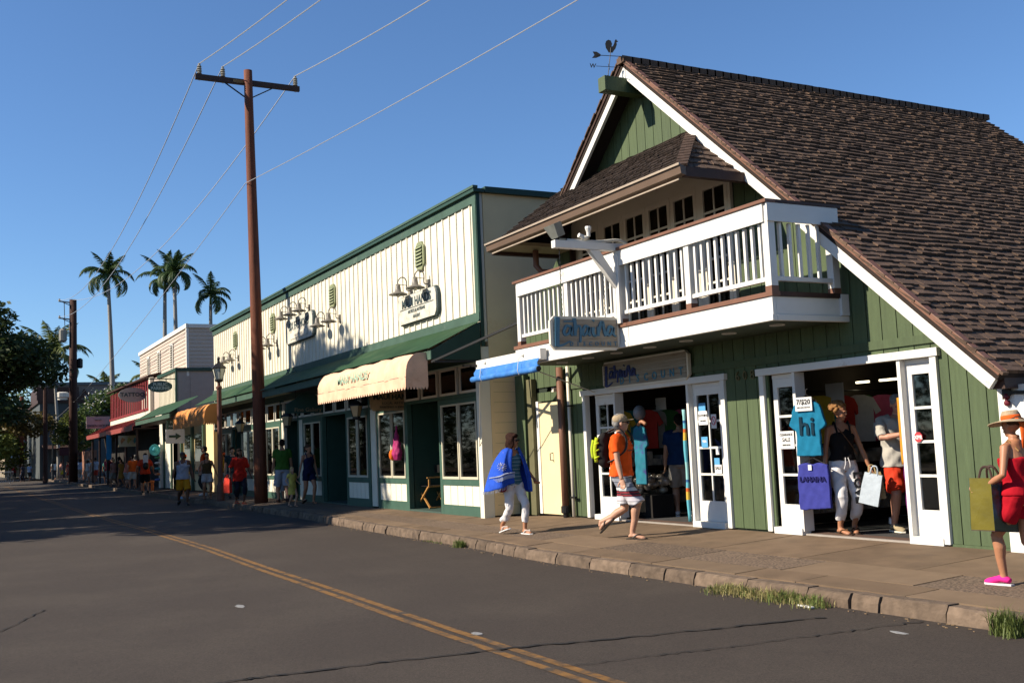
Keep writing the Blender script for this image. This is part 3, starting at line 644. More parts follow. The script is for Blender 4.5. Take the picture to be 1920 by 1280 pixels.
# fixed signboards on the upper wall
SIGNW = mat('weathered_white_sign', (.62, .60, .52), .75, .15, 7, .3, 40, dirt=(.42, .38, .3), dscale=4, dthr=.52); SLAT = mat('slate_green_lettering', (.055, .085, .09), .7)
def board(cx, cz, w, h, label, lines, y=YG-.10):
    t = thing('sign_board', (cx, y, cz-h/2), label, 'sign')
    c = h*.28; o = [(-w/2+.1, -h/2), (w/2-.1, -h/2), (w/2-.03, -h/2+.08), (w/2, -h/4), (w/2, h/4), (w/2-.03, h/2-.08), (w/2-.1, h/2), (-w/2+.1, h/2), (-w/2+.03, h/2-.08), (-w/2, h/4), (-w/2, -h/4), (-w/2+.03, -h/2+.08)]
    MB().prism([(cx+a*1.03, y+.02, cz+b*1.07) for a, b in o], (0, .07, 0)).obj('frame', SLAT, t); MB().prism([(cx+a, y-.01, cz+b) for a, b in o], (0, .05, 0)).obj('panel', SIGNW, t)
    for s, sz, dz, sp in lines: text(s, sz, (cx, y-.012, cz+dz), (1, 0, 0), (0, 0, 1), SLAT, t, .006, .008 if sz > .15 else .002, spacing=sp)
    return t
s = board(-21.45, 4.50, 2.15, .62, 'white oval-ended gallery signboard with green lettering under two lamps', [('MAUI HANDS', .27, .13, 1.02), ('ARTISTS & ARTISANS', .10, -.07, 1.05), ('GALLERY', .09, -.2, 1.1)])
boxo('rule', SLAT, s, -22.4, -20.5, YG-.118, YG-.11, 4.505, 4.52)
s = board(-30.45, 5.08, 2.7, .72, 'weathered white signboard under three lamps beside the pole shadow', [('SIX FATHOMS', .33, .12, .98)]); boxo('plaque', OFFW, s, -31.3, -29.6, YG-.125, YG-.11, 4.82, 5.0); text('GALLERY & GIFTS', .10, (-30.45, YG-.127, 4.91), (1, 0, 0), (0, 0, 1), SIGNW, s, .003)
# canopies
def canopy(x0, x1, yf, z0, z1, label=None):
    c = MB(); n = int((x1-x0)/.076); R = []
    for i in range(n*2+1):
        xx = x0+(x1-x0)*i/(2*n); h = .018 if i % 2 else 0
        R.append(((xx, YG-.051, z1+h), (xx, yf, z0+h)))
    vs = [p for q in R for p in q]; fs = [(2*i, 2*i+1, 2*i+3, 2*i+2) for i in range(len(R)-1)]
    c.add(vs, fs); k = c.obj('canopy_roof', GROOF, G)
    boxo('fascia', GTRIM, k, x0+.05, x1-.04, yf+.06, yf+.10, z0-.20, z0-.025); boxo('soffit', mat('brown_soffit', (.16, .11, .08), .8), k, x0+.06, x1-.05, yf+.101, YG-.01, z0-.06, z0-.03)
    MB().prism([(x1-.04, yf+.06, z0-.03), (x1-.04, YG-.055, z1-.02), (x1-.04, YG-.055, z0-.22), (x1-.04, yf+.06, z0-.2)], (.035, 0, 0)).obj('end_board', GDARK, k)
    boxo('flashing', GTRIM, k, x0, x1, YG-.08, YG-.052, z1-.0, z1+.035)
canopy(-30.95, -18.42, 8.02, 3.25, 3.80); canopy(-42.5, -30.96, 8.42, 3.40, 3.84)
boxo('beam', GDARK, G, GX0+.1, GX1-.2, YG-.03, YG+.1, 3.05, 3.22)
# storefront: recessed bays between posts
CW = mat('cream_window_trim', (.58, .53, .40), .6, .06); FR = GDARK
LTR = mat('green_frame_paint', (.055, .115, .085), .5, .1, 4, .1, 40, dirt=(.12, .17, .13), dscale=3, dthr=.6)
TRP = mat('red_transom_shade', (.16, .035, .02), .7, .2)
def bay(x0, x1, panes, y=YG, boards=5, zt=2.36, item=True):
    f = MB(); f.box(x0, x0+.13, y-.02, y+.1, -.04, zt); f.box(x1-.16, x1, y-.02, y+.1, -.04, zt); f.box(x0+.13, x1-.16, y-.018, y+.1, zt-.11, zt); f.box(x0+.13, x1-.16, y-.018, y+.1, .57, .70); f.box(x0+.13, x1-.16, y-.018, y+.1, -.04, .17)
    b = f.obj('shopfront_bay', LTR, G, bevel=.004); a0, a1 = x0+.13, x1-.16; w = (a1-a0)/panes
    for i in range(panes):
        p0, p1 = a0+i*w+.015, a0+(i+1)*w-.015; t = MB(); t.box(p0, p0+.045, y-.03, y+.03, .70, zt-.11); t.box(p1-.045, p1, y-.03, y+.03, .70, zt-.11); t.box(p0+.045, p1-.045, y-.029, y+.03, .70, .75); t.box(p0+.045, p1-.045, y-.029, y+.03, zt-.15, zt-.11)
        wn = t.obj('window', CW, b); boxo('pane', GLS, wn, p0+.045, p1-.045, y, y+.005, .75, zt-.15)
    w = (a1-a0)/boards
    for i in range(boards): boxo('panel_board', CREAM, b, a0+i*w+.006, a0+(i+1)*w-.012, y-.005, y+.03, .171, .569)
    return b
bay(-20.68, -18.64, 2); bay(-24.42, -22.43, 2); bay(-26.72, -24.92, 2); bay(-30.62, -28.72, 2); bay(-34.9, -32.95, 2); bay(-38.2, -36.2, 2); bay(-41.6, -39.5, 2)
for a, b in ((-24.86, -24.5), (-32.9, -32.6), (-31.0, -30.66), (-36.15, -35.8)): boxo('pilaster', CREAM, G, a, b, YG-.01, YG+.08, .0, 2.4); boxo('post', LTR, G, a-.05, a, YG-.04, YG+.09, -.04, 3.05)
tx = -18.7
while tx > -42:
    t = MB(); x1, x0 = tx, tx-.86; y = YG; z0, z1 = 2.44, 3.0
    t.box(x0, x0+.05, y-.02, y+.04, z0, z1); t.box(x1-.05, x1, y-.02, y+.04, z0, z1); t.box(x0+.05, x1-.05, y-.018, y+.04, z0, z0+.05); t.box(x0+.05, x1-.05, y-.018, y+.04, z1-.05, z1)
    w = t.obj('transom_window', OFFW, G); boxo('pane', GLD, w, x0+.05, x1-.05, y, y+.005, z0+.05, z1-.05); boxo('shade', TRP, w, x0+.05, x1-.05, y+.05, y+.06, z0+.05, z1-.05); tx -= 1.0
boxo('beam', LTR, G, GX0+.1, GX1-.18, YG-.015, YG+.06, 2.365, 2.435)
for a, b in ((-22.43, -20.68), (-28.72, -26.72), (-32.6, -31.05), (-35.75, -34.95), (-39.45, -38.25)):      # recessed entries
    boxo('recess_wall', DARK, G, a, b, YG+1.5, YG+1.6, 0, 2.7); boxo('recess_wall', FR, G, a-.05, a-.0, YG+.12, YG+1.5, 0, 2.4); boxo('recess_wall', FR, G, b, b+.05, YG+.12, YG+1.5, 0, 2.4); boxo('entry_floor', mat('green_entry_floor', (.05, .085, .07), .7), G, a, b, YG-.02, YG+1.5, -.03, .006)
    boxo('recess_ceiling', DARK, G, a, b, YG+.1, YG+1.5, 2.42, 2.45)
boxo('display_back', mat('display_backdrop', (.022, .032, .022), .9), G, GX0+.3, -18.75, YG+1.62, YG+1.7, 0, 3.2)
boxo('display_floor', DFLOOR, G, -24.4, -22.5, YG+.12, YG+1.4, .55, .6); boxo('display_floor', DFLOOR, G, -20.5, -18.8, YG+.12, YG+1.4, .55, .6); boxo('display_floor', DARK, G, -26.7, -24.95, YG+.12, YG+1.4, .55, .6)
r = random.Random(21); gcol = [mat('ware_'+n, c, .35, .2, 9) for n, c in (('teal', (.05, .3, .35)), ('orange', (.6, .2, .06)), ('red', (.35, .03, .04)), ('yellow', (.6, .45, .1)), ('glass_green', (.1, .35, .15)), ('white', (.6, .6, .6)), ('brown', (.2, .09, .04)), ('blue', (.06, .12, .4)))]
for x0, x1 in ((-24.2, -22.65), (-20.4, -18.95), (-26.5, -25.1)):
    for sh in (0.6, 1.0, 1.4):
        if sh > .6: boxo('glass_shelf', GLS, G, x0, x1, YG+.3, YG+.6, sh-.012, sh)
        for i in range(5):
            cx = r.uniform(x0, x1); h = r.uniform(.1, .3); w = r.uniform(.03, .07)
            MB().lathe((cx, YG+.45, sh+.001), [(w*.7, 0), (w, h*.3), (w*.9, h*.55), (w*.35, h*.75), (w*.5, h)], 10).obj('ware', r.choice(gcol), G, True)
# barrel awnings
def awning(x0, x1, yf, zb, h, name, m, label, under=None, word=None):
    t = thing('awning', ((x0+x1)/2, YG-.1, zb+h), label, 'awning')
    prof = [(YG-.06, zb+h-.05)]; dep = YG-.06-yf
    prof = [(8.10, zb+h+.0)]+[(yf+.30-.30*math.sin(a), zb+h-.42+.42*math.cos(a)) for a in np.linspace(.15, math.pi/2, 8)]+[(yf, zb+.22)]
    n = 34; vs = []; r = random.Random(4)
    for i in range(n+1):
        xx = x0+(x1-x0)*i/n
        for (y, z) in prof: vs.append((xx, y+r.uniform(-.012, .012)+.016*math.sin(i*1.3), z+.014*math.sin(i*.9)+r.uniform(-.008, .008)))
    k = len(prof); fs = [(i*k+j, i*k+j+1, (i+1)*k+j+1, (i+1)*k+j) for i in range(n) for j in range(k-1)]
    MB().add(vs, fs).obj('cover', m, t, True)
    e = [(y, z) for y, z in prof]+[(8.10, zb+.22)]
    for xx, s in ((x0, -1), (x1, 1)): MB().prism([(xx, y, z) for y, z in e], (.006*s, 0, 0)).obj('end_panel', m, t)
    va = MB(); N = int((x1-x0)/.14)
    def scal(a, b, nn):
        a, b = V(*a), V(*b)
        for i in range(nn):
            p, q = a+(b-a)*i/nn, a+(b-a)*(i+1)/nn; mid = (p+q)/2
            va.add([p+V(0, 0, .23), q+V(0, 0, .23), q+V(0, 0, .045), mid+V(0, 0, -.01)+(q-p)*.2, mid-(q-p)*.2+V(0, 0, -.01), p+V(0, 0, .045)], [(0, 5, 4, 3, 2, 1)])
    scal((x0, yf-.004, zb), (x1, yf-.004, zb), N); scal((x1+.008, yf, zb), (x1+.008, 8.1, zb), 7)
    va.obj('valance', m, t)
    MB().tube([(x0, yf+.01, zb+.23), (x1, yf+.01, zb+.23)], .014, 6).obj('front_bar', BLACK, t)
    if word: text(word[0], word[1], (word[2], yf-.012, zb+.43), (1, 0, 0), (0, 0, 1), word[3], t, .003, .006, sx=1.25)
    return t
AWN = mat('faded_peach_canvas', (.82, .52, .35), .85, .16, 3.5, .4, 25, dirt=(.66, .38, .24), dscale=1.2, dthr=.55); AWO = mat('orange_canvas', (.68, .27, .07), .85, .12, 2, .2, 50); SEA = mat('faded_sea_green_print', (.40, .55, .40), .8, .2, 12)
awning(-24.15, -18.66, 7.64, 2.50, .70, 'awning', AWN, 'faded peach barrel awning with scalloped edge and pale green lettering', word=('MAUI HANDS', .26, -21.7, SEA))
awning(-42.8, -37.0, 7.66, 2.50, .72, 'awning', AWO, 'orange barrel awning over the far end of the cream gallery')
AWR = mat('red_awning_lining', (.45, .04, .02), .8)
# hanging gallery sign facing along the street
WD = mat('carved_wood_sign', (.36, .25, .14), .7, .2, 8, .3, 30); GLDL = mat('dark_green_letter', (.02, .04, .03), .6)
t = thing('hanging_sign', (-22.6, 9.05, 2.2), 'brown wooden hanging gallery sign with dark lettering below the peach awning', 'sign')
o = [(-.55, -.12), (-.48, -.19), (.48, -.19), (.55, -.12), (.55, .10), (.48, .17), (.3, .20), (-.3, .20), (-.48, .17), (-.55, .10)]
MB().prism([(-22.6, 8.95+a*1.05, 2.46+b*1.1) for a, b in o], (-.05, 0, 0)).obj('panel', WD, t)
text('MAUI HANDS', .17, (-22.592, 8.95, 2.56), (0, 1, 0), (0, 0, 1), GLDL, t, .006, .006); text('LOCAL ARTISTS', .085, (-22.592, 8.95, 2.42), (0, 1, 0), (0, 0, 1), GLDL, t, .005); text('PAINTINGS & JEWELRY', .07, (-22.592, 8.95, 2.33), (0, 1, 0), (0, 0, 1), GLDL, t, .005)
for y in (8.6, 9.3): MB().tube([(-22.6, y, 2.66), (-22.6, y, 3.02)], .008, 5).obj('chain', BLACK, t)
t = thing('hanging_sign', (-28.6, 8.8, 2.7), 'dark curved-top hanging sign below the green canopy by the lantern', 'sign')
o = [(-.62, -.2), (.62, -.2), (.62, .02), (.5, .05), (.32, .25), (.1, .36), (-.15, .36), (-.35, .2), (-.62, .05)]
MB().prism([(-28.6, 8.75+a, 2.68+b) for a, b in o], (-.05, 0, 0)).obj('panel', FR, t); text('Fine Gallery', .16, (-28.593, 8.75, 2.57), (0, 1, 0), (0, 0, 1), WD, t, .004)
for y in (8.4, 9.1): MB().tube([(-28.6, y, 2.9), (-28.6, y, 3.2)], .008, 5).obj('chain', BLACK, t)
# wall lanterns on the shopfront
LGL = mat('amber_lantern_glass', (.55, .42, .24), .3, .1)
FRO = mat('frosted_lantern_glass', (.62, .62, .54), .4, .05)
def lantern(c, s=1, parent=None, post=False):
    g = parent; x, y, z = c
    MB().lathe((x, y, z), [(.02*s, .52*s), (.035*s, .47*s), (.03*s, .43*s), (.09*s, .40*s), (.20*s, .30*s), (.20*s, .28*s)], 6 if post else 4).obj('lamp_roof', BLACK, g)
    MB().lathe((x, y, z), [(.10*s, 0), (.168*s, .275*s)], 6 if post else 4, True).obj('lamp_glass', FRO if post else LGL, g)
    n = 6 if post else 4; fr = MB()
    for i in range(n):
        a = 2*math.pi*i/n; fr.bar((x+.10*s*math.cos(a), y+.10*s*math.sin(a), z), (x+.172*s*math.cos(a), y+.172*s*math.sin(a), z+.28*s), .014*s, .014*s)
    fr.obj('lamp_frame', BLACK, g); MB().lathe((x, y, z-.05*s), [(.05*s, -.03*s), (.11*s, .0), (.11*s, .05*s)], 8).obj('lamp_base', BLACK, g)
for X in (-25.05, -31.2, -37.1):
    l = MB().tube([(X, YG-.02, 2.62), (X, YG-.3, 2.66)], .015, 6).obj('wall_lantern', BLACK, G); lantern((X, YG-.3, 2.22), .95, l)
# blue roll-up awning at the left end of the balcony
BLU = mat('blue_canvas', (.04, .19, .55), .75, .22, 7, .5, 30, dirt=(.10, .27, .58), dscale=3, dthr=.52); 
t = thing('awning', (-16.4, 8.7, 2.6), 'rolled-up bright blue canvas awning under the white balcony end', 'awning')
boxo('header_board', WHITE, t, -17.55, -15.12, 8.60, 8.72, 2.74, 2.93, bevel=.004)
n = 20; vs = []
for i in range(n+1):
    xx = -17.52+2.4*i/n; w = .03*math.sin(i*1.7)*(.5+.5*math.sin(i*.6))
    vs += [(xx, 8.58, 2.77), (xx, 8.53+w, 2.70-.01*math.sin(i)), (xx, 8.54+w, 2.62)]
MB().add(vs, [(3*i+j, 3*i+j+1, 3*i+j+4, 3*i+j+3) for i in range(n) for j in (0, 1)]).obj('cover', BLU, t, True)
MB().tube([(-17.58+.25*i, 8.53, 2.585+.006*math.sin(i*2)) for i in range(11)], .055, 12).obj('roll', BLU, t, True); MB().tube([(-15.10, 8.53, 2.585), (-15.06, 8.53, 2.585)], .045, 12).obj('roll_end', BLACK, t)
for xx in (-17.15, -15.7): MB().tube([(xx, 8.59, 2.88), (xx, 8.5, 2.80), (xx, 8.47, 2.6), (xx, 8.5, 2.53)], .006, 5).obj('tie_cord', OFFW, t); MB().ell((xx, 8.59, 2.86), .02, .02, .03).obj('eyelet', OFFW, t)
for a, b in (((-17.5, 8.6, 2.84), (-18.42, 8.75, 2.92)), ((-16.2, 8.95, 3.55), (-18.44, 8.1, 3.0)), ((-18.2, 8.05, 2.98), (-17.9, 9.9, 2.98))): MB().bar(a, b, .04, .04).obj('support_arm', BLACK, t)
for a, b in (((-17.45, 8.62, 2.62), (-18.55, 9.1, 1.35)), ((-15.4, 8.6, 2.6), (-15.6, 9.95, 2.2))): MB().bar(a, b, .015, .015).obj('brace', OFFW, t)
# shop signs of the plank house
SW = mat('weathered_grey_boards', (.34, .30, .24), .85, .22, 6, .5, 30, stretch=(.5, 1, 9), dirt=(.20, .15, .11), dscale=3, dthr=.5); STL = mat('steel_blue_letter', (.07, .19, .29), .7, .15, 9); NAVY = mat('navy_letter', (.03, .05, .17), .7, .1); TEAL = mat('teal_letter', (.06, .22, .33), .7, .1)
t = thing('wall_sign', (-14.06, 9.95, 2.23), 'long grey plank shop sign above the left doorway with navy script', 'sign')
o = [(-15.26, 2.30), (-15.19, 2.23), (-12.95, 2.23), (-12.87, 2.31), (-12.87, 2.62), (-12.95, 2.69), (-15.19, 2.69), (-15.26, 2.62)]
MB().prism([(a, 9.90, b) for a, b in o], (0, .06, 0)).obj('panel', OFFW, t)
for k in range(4): boxo('plank', SW, t, -15.22, -12.91, 9.888, 9.905, 2.265+k*.1, 2.36+k*.1)
brush(LAHAINA, (-15.17, 9.886, 2.26), (1.55, 0, 0), (0, 0, 1), .36, NAVY, t); pass
for i, ch in enumerate('DISCOUNT'): text(ch, .17, (-14.66+i*.232, 9.885, 2.335+i*.004), (1, 0, 0), (0, 0, 1), TEAL, t, .005, .003)
t = thing('hanging_sign', (-13.0, 8.2, 2.7), 'grey plank shop sign with blue script hanging from the white balcony bracket', 'sign')
XS = -12.97
o = [(7.56, 2.76), (7.63, 2.68), (8.68, 2.68), (8.75, 2.76), (8.75, 3.10), (8.68, 3.17), (7.63, 3.17), (7.56, 3.10)]
MB().prism([(XS, a, b) for a, b in o], (-.05, 0, 0)).obj('frame', OFFW, t)
for k in range(4): boxo('plank', SW, t, XS+.001, XS+.012, 7.61, 8.70, 2.725+k*.102, 2.822+k*.102)
brush(LAHAINA, (XS+.013, 7.615, 2.72), (0, 1.45, 0), (0, 0, 1), .43, STL, t); 
for i, ch in enumerate('DISCOUNT'): text(ch, .085, (XS+.014, 7.90+i*.108, 2.765+.001*i), (0, 1, 0), (0, 0, 1), STL, t, .004, .002)
for y in (7.78, 8.52): MB().tube([(XS-.02+.004*(i % 2), y+.01*(i % 2), 3.17+i*.035) for i in range(32 if y < 8 else 26)], .007, 5).obj('chain', BLACK, t)
# bracket arm is part of the balcony
ba = MB(); ba.box(-13.0, -12.89, 7.66, 9.0, 4.16, 4.27); o1 = ba.obj('sign_arm', WHITE, bal, bevel=.004)
MB().prism([(-12.99, 8.25, 4.155), (-12.99, 8.42, 4.155), (-12.99, 8.74, 3.72), (-12.99, 8.74, 3.55)], (.09, 0, 0)).obj('arm_brace', WHITE, bal)
boxo('arm_post', WHITE, bal, -13.02, -12.86, 8.70, 8.745, 3.07, 4.1, bevel=.004)
MB().tube(crom([(-12.94, 7.9, 4.285), (-12.94, 8.4, 4.29), (-12.94, 8.8, 4.33), (-12.94, 9.0, 4.25)], 5), .022, 8).obj('conduit', OFFW, bal, True)
fl = thing('flood_light', (-12.95, 7.72, 4.27), 'small metal floodlight at the tip of the sign bracket', 'floodlight')
MB().prism([(-13.1, 7.60, 4.48), (-12.8, 7.60, 4.48), (-12.86, 7.70, 4.30), (-13.04, 7.70, 4.30)], (0, .12, .05)).obj('housing', mat('zinc_grey', (.2, .21, .19), .4, .2), fl); MB().tube([(-12.95, 7.75, 4.27), (-12.95, 7.75, 4.34)], .02).obj('bracket', BLACK, fl)
fl = thing('flood_light', (-12.94, 8.25, 4.29), 'white bullet spotlight sitting on the middle of the sign bracket', 'floodlight')
MB().lathe((-12.94, 8.27, 4.36), [(.03, 0), (.03, .06), (.05, .12), (.045, .15)], 10).obj('head', WHITE, fl); MB().ell((-12.94, 8.2, 4.33), .06, .06, .04).obj('joint', OFFW, fl); MB().tube([(-12.94, 8.1, 4.37), (-12.94, 8.22, 4.33)], .035, 8).obj('head', WHITE, fl)
# gate by the right corner of the plank house
gt = thing('side_gate', (-6.5, 9.95, 0), 'green plank side gate in a white frame by the house corner', 'gate')
f = MB(); f.box(-7.36, -7.24, 9.93, 9.98, 0, 1.76); f.box(-7.24, -4.2, 9.93, 9.98, 1.65, 1.76); f.box(-7.24, -4.2, 9.93, 9.98, .05, .15); f.obj('frame', WHITE, gt)
x = -7.235
while x < -4.3: boxo('plank', GRN, gt, x, x+.225, 9.95, 9.975, .152, 1.648); x += .232
for z in (1.66,): MB().prism([(-7.5, 9.94, z-.05), (-7.38, 9.93, z), (-7.20, 9.925, z-.01), (-7.20, 9.925, z+.03), (-7.38, 9.93, z+.04), (-7.5, 9.94, z+.11)], (0, -.015, 0)).obj('hinge', BLACK, gt)
for z in (1.52, 1.59): MB().ell((-7.45, 9.93, z+.05), .035, .03, .035).obj('hinge_knuckle', mat('maroon_iron', (.13, .01, .02), .5), gt)
# ================================================================ poles, wires, street lamp
POLD = mat('dark_pole_wood', (.055, .022, .014), .85, .3, 5, .3, 30); PORC = mat('grey_porcelain', (.30, .28, .23), .35, .1); WIRE = mat('bright_aluminium_wire', (.55, .55, .55), .35, .05, metal=.3)
t = thing('utility_pole', (-32.1, 8.3, -.07), 'tall reddish brown wooden utility pole with a crossarm by the kerb', 'utility pole')
pp = [(-32.1+.06*math.sin(k*.5), 8.3-.15*k/10, -.15+13.6*k/10) for k in range(11)]
MB().tube(pp, [.205-.0075*k for k in range(11)], 16).obj('pole', POLE, t, True)
boxo('crossarm', BRDK, t, -32.38, -32.26, 6.55, 9.85, 13.02, 13.19, bevel=.008)
MB().box(-32.255, -32.25, 7.7, 8.1, 13.05, 13.15).obj('arm_plate', mat('brass_plate', (.25, .16, .06), .5), t)
for y in (7.45, 8.95): MB().bar((-32.26, y, 13.0), (-32.27, 8.17, 12.55), .045, .03).obj('arm_brace', BLACK, t)
INS = [(6.68, 13.2), (7.4, 13.2), (9.72, 13.2)]
for y, z in INS: MB().lathe((-32.32, y, z), [(.03, -.2), (.03, 0), (.08, .02), (.05, .06), (.085, .09), (.05, .13), (.08, .16), (.05, .2), (.075, .23), (.04, .28), (.04, .33)], 12).obj('insulator', PORC, t)
for z in (2.5, 3.1): MB().lathe((-32.1, 8.27, z), [(.205, 0), (.205, .03)], 16, False).obj('band', BLACK, t)
f = thing('utility_pole', (-90, 8.45, -.05), 'dark distant utility pole with two short side arms', 'utility pole')
MB().tube([(-90, 8.45, -.2), (-90, 8.45, 14.4)], [.34, .27], 12).obj('pole', POLD, f, True)
for z in (14.15, 12.8): MB().bar((-90, 8.3, z), (-90, 7.4, z+.1), .12, .1).obj('side_arm', PORC, f); MB().bar((-90, 8.2, z-.2), (-90, 7.7, z+.02), .06, .06).obj('arm_brace', PORC, f); MB().lathe((-90, 7.45, z+.1), [(.1, 0), (.05, .2)], 8).obj('insulator', PORC, f)
MB().tube([(-90, 7.8, 14.1), (-89.9, 7.85, 11.6)], .03, 5).obj('drop_wire', BLACK, f)
MB().lathe((-90, 7.7, 11.0), [(.2, 0), (.3, .1), (.3, .9), (.15, 1.05)], 10).obj('transformer', PORC, f)
MB().lathe((-90, 8.95, 8.9), [(.15, 0), (.22, .1), (.22, .7), (.1, .8)], 8).obj('junction_can', BLACK, f)
def wire(a, b, sag, r, label, n=28):
    a, b = V(*a), V(*b); p = [a+(b-a)*s-V(0, 0, sag*4*s*(1-s)) for s in np.linspace(0, 1, n)]
    o = MB().tube(p, r, 5).obj('power_line', WIRE, org=tuple(a)); return tag(o, label, 'power line')
nxt = [(12, 11.4, 13.6), (12, 12.1, 13.6), (12, 14.6, 13.6)]; end = [(-90, 7.47, 14.35), (-90, 7.47, 13.0), (-90, 8.4, 14.4)]
nm = ['outer', 'second', 'inner']
for i, (y, z) in enumerate(INS):
    wire((-32.32, y, z+.33), nxt[i], 1.3, .016, 'bright overhead wire from the '+['left end', 'inner left', 'right end'][i]+' insulator of the tall pole towards the viewer')
    wire((-32.32, y, z+.33), end[i], 2.0, .017, 'thin overhead wire from the '+['left end', 'inner left', 'right end'][i]+' insulator down to the far pole')
wire((-32.1, 8.0, 9.8), (12, 13.1, 9.7), .5, .011, 'single lower wire from the side of the tall pole up over the balcony house'); wire((-32.1, 8.0, 9.8), (-108, 8.6, 5.6), .6, .012, 'single lower wire from the side of the tall pole to the dark far shop')
l = thing('street_lamp', (-36.0, 7.95, -.08), 'brown street lamp post with a six-sided lantern in front of the orange awning', 'street lamp')
lb = V(-36.0, 7.95, -.08)
MB().lathe(lb, [(.13, 0), (.13, .5), (.10, .55), (.085, .6), (.078, 3.72), (.10, 3.74), (.10, 3.8), (.05, 3.85), (.05, 4.0)], 14).obj('post', mat('brown_iron', (.13, .05, .035), .5, .15), l)
lantern((-36.0, 7.95, 3.98), 1.3, l, True); MB().ell((-36.0, 7.95, 4.68), .05, .05, .07).obj('finial', BLACK, l)
# ================================================================ buildings farther along the street
CLAP = mat('pale_pink_clapboard', (.56, .47, .40), .65, .05, 2); MAR = mat('maroon_paint', (.24, .03, .035), .55, .1); RCAN = mat('red_metal_roof', (.30, .06, .05), .5, .15, 3)
b = thing('clapboard_building', (-57.5, 9.7, 0), 'pale pink clapboard upper storey with three narrow louvred windows', 'building')
boxo('wall', CLAP, b, -64.5, -50.4, 9.72, 22, 0, 7.5)
for k in range(12):
    z = 5.3+k*.18
    MB().prism([(-64.5, 9.719, z+.18), (-64.5, 9.70, z+.18), (-64.5, 9.672, z), (-64.5, 9.719, z)], (14.1, 0, 0)).obj('clapboard', CLAP, b); MB().prism([(-50.399, 9.75, z+.18), (-50.38, 9.75, z+.18), (-50.352, 9.75, z), (-50.399, 9.75, z)], (0, 12, 0)).obj('clapboard', CLAP, b)
boxo('coping', WHITE, b, -64.6, -50.3, 9.62, 9.72, 7.46, 7.66); boxo('coping', WHITE, b, -50.39, -50.28, 9.73, 22, 7.46, 7.64); boxo('corner_trim', WHITE, b, -50.5, -50.34, 9.64, 9.75, 5.2, 7.458)
for px_ in (283, 301, 327):
    cx = {283: -61.3, 301: -57.9, 327: -54.2}[px_]
    fr = boxo('window', WHITE, b, cx-.42, cx+.42, 9.63, 9.67, 5.75, 7.1)
    for k in range(10): boxo('slat', OFFW, fr, cx-.28, cx+.28, 9.60, 9.629, 5.86+k*.115, 5.90+k*.115)
    boxo('vent_opening', BLACK, fr, cx-.3, cx+.3, 9.622, 9.629, 5.84, 7.0)
b = thing('parking_shop', (-52.5, 9.2, 0), 'small cream batten shop with green corrugated canopy beside the long gallery', 'shop building')
boxo('wall', CREAM, b, -55.2, -50.4, 9.2, 9.65, 0, 5.5); PGW = mat('shaded_batten_wall', (.44, .37, .33), .7, .06)  # side wall away from the sun: its shade is put into this grey
boxo('side_wall', PGW, b, -50.39, -50.35, 9.25, 16, 0, 5.45)
for k in range(14): boxo('batten', CREAM, b, -55.1+k*.35, -55.06+k*.35, 9.17, 9.199, 3.9, 5.4)
for k in range(5): boxo('batten', PGW, b, -50.349, -50.33, 9.8+k*1.1, 9.84+k*1.1, 3.4, 5.4)
boxo('trim_board', GDARK, b, -55.3, -50.3, 9.12, 9.199, 5.42, 5.58); boxo('trim_board', GDARK, b, -50.349, -50.28, 9.2, 16, 5.42, 5.58); boxo('corner_trim', GDARK, b, -50.5, -50.32, 9.14, 9.199, 3.4, 5.419)
R = []; c = MB(); n = 60
for i in range(n*2+1):
    xx = -54.6+9.4*i/(2*n); h = .03 if i % 2 else 0; R += [(xx, 9.1, 3.95+h), (xx, 7.9, 3.28+h)]
c.add(R, [(2*i, 2*i+1, 2*i+3, 2*i+2) for i in range(2*n)]); k = c.obj('canopy_roof', GROOF, b); boxo('fascia', GTRIM, k, -54.5, -45.3, 7.95, 8.0, 3.08, 3.26); boxo('soffit', BRDK, k, -54.4, -45.4, 8.02, 9.1, 3.1, 3.14)
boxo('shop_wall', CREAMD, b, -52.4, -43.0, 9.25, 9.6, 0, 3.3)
for xx in (-53.8, -51.8, -49.4, -47, -44.6): boxo('post', GTRIM, b, xx, xx+.16, 9.12, 9.24, 0, 3.1)
for xx in (-49.1, -46.7): boxo('window', GLD, b, xx+.2, xx+1.6, 9.2, 9.24, .8, 2.4); boxo('frame', LTR, b, xx+.1, xx+1.7, 9.21, 9.245, .7, .8)
boxo('doorway', DARK, b, -51.5, -49.6, 9.2, 9.245, 0, 2.3)
boxo('hat_rack', WHITE, b, -54.3, -53.9, 9.0, 9.15, 0, 2.1)
for i in range(6): MB().ell((-54.1, 8.93, .4+i*.27), .24, .16, .07).obj('hat', r.choice(gcol), b)
t = thing('sun_hat', (-54.0, 8.85, 1.85), 'bright turquoise sun hat hanging outside the cream parking shop', 'hat'); MB().ell((-53.85, 8.75, 1.85), .04, .27, .28, 14, 9).ell((-53.8, 8.75, 1.87), .1, .13, .13).obj('hat', mat('turquoise_straw', (.12, .62, .68), .7), t)
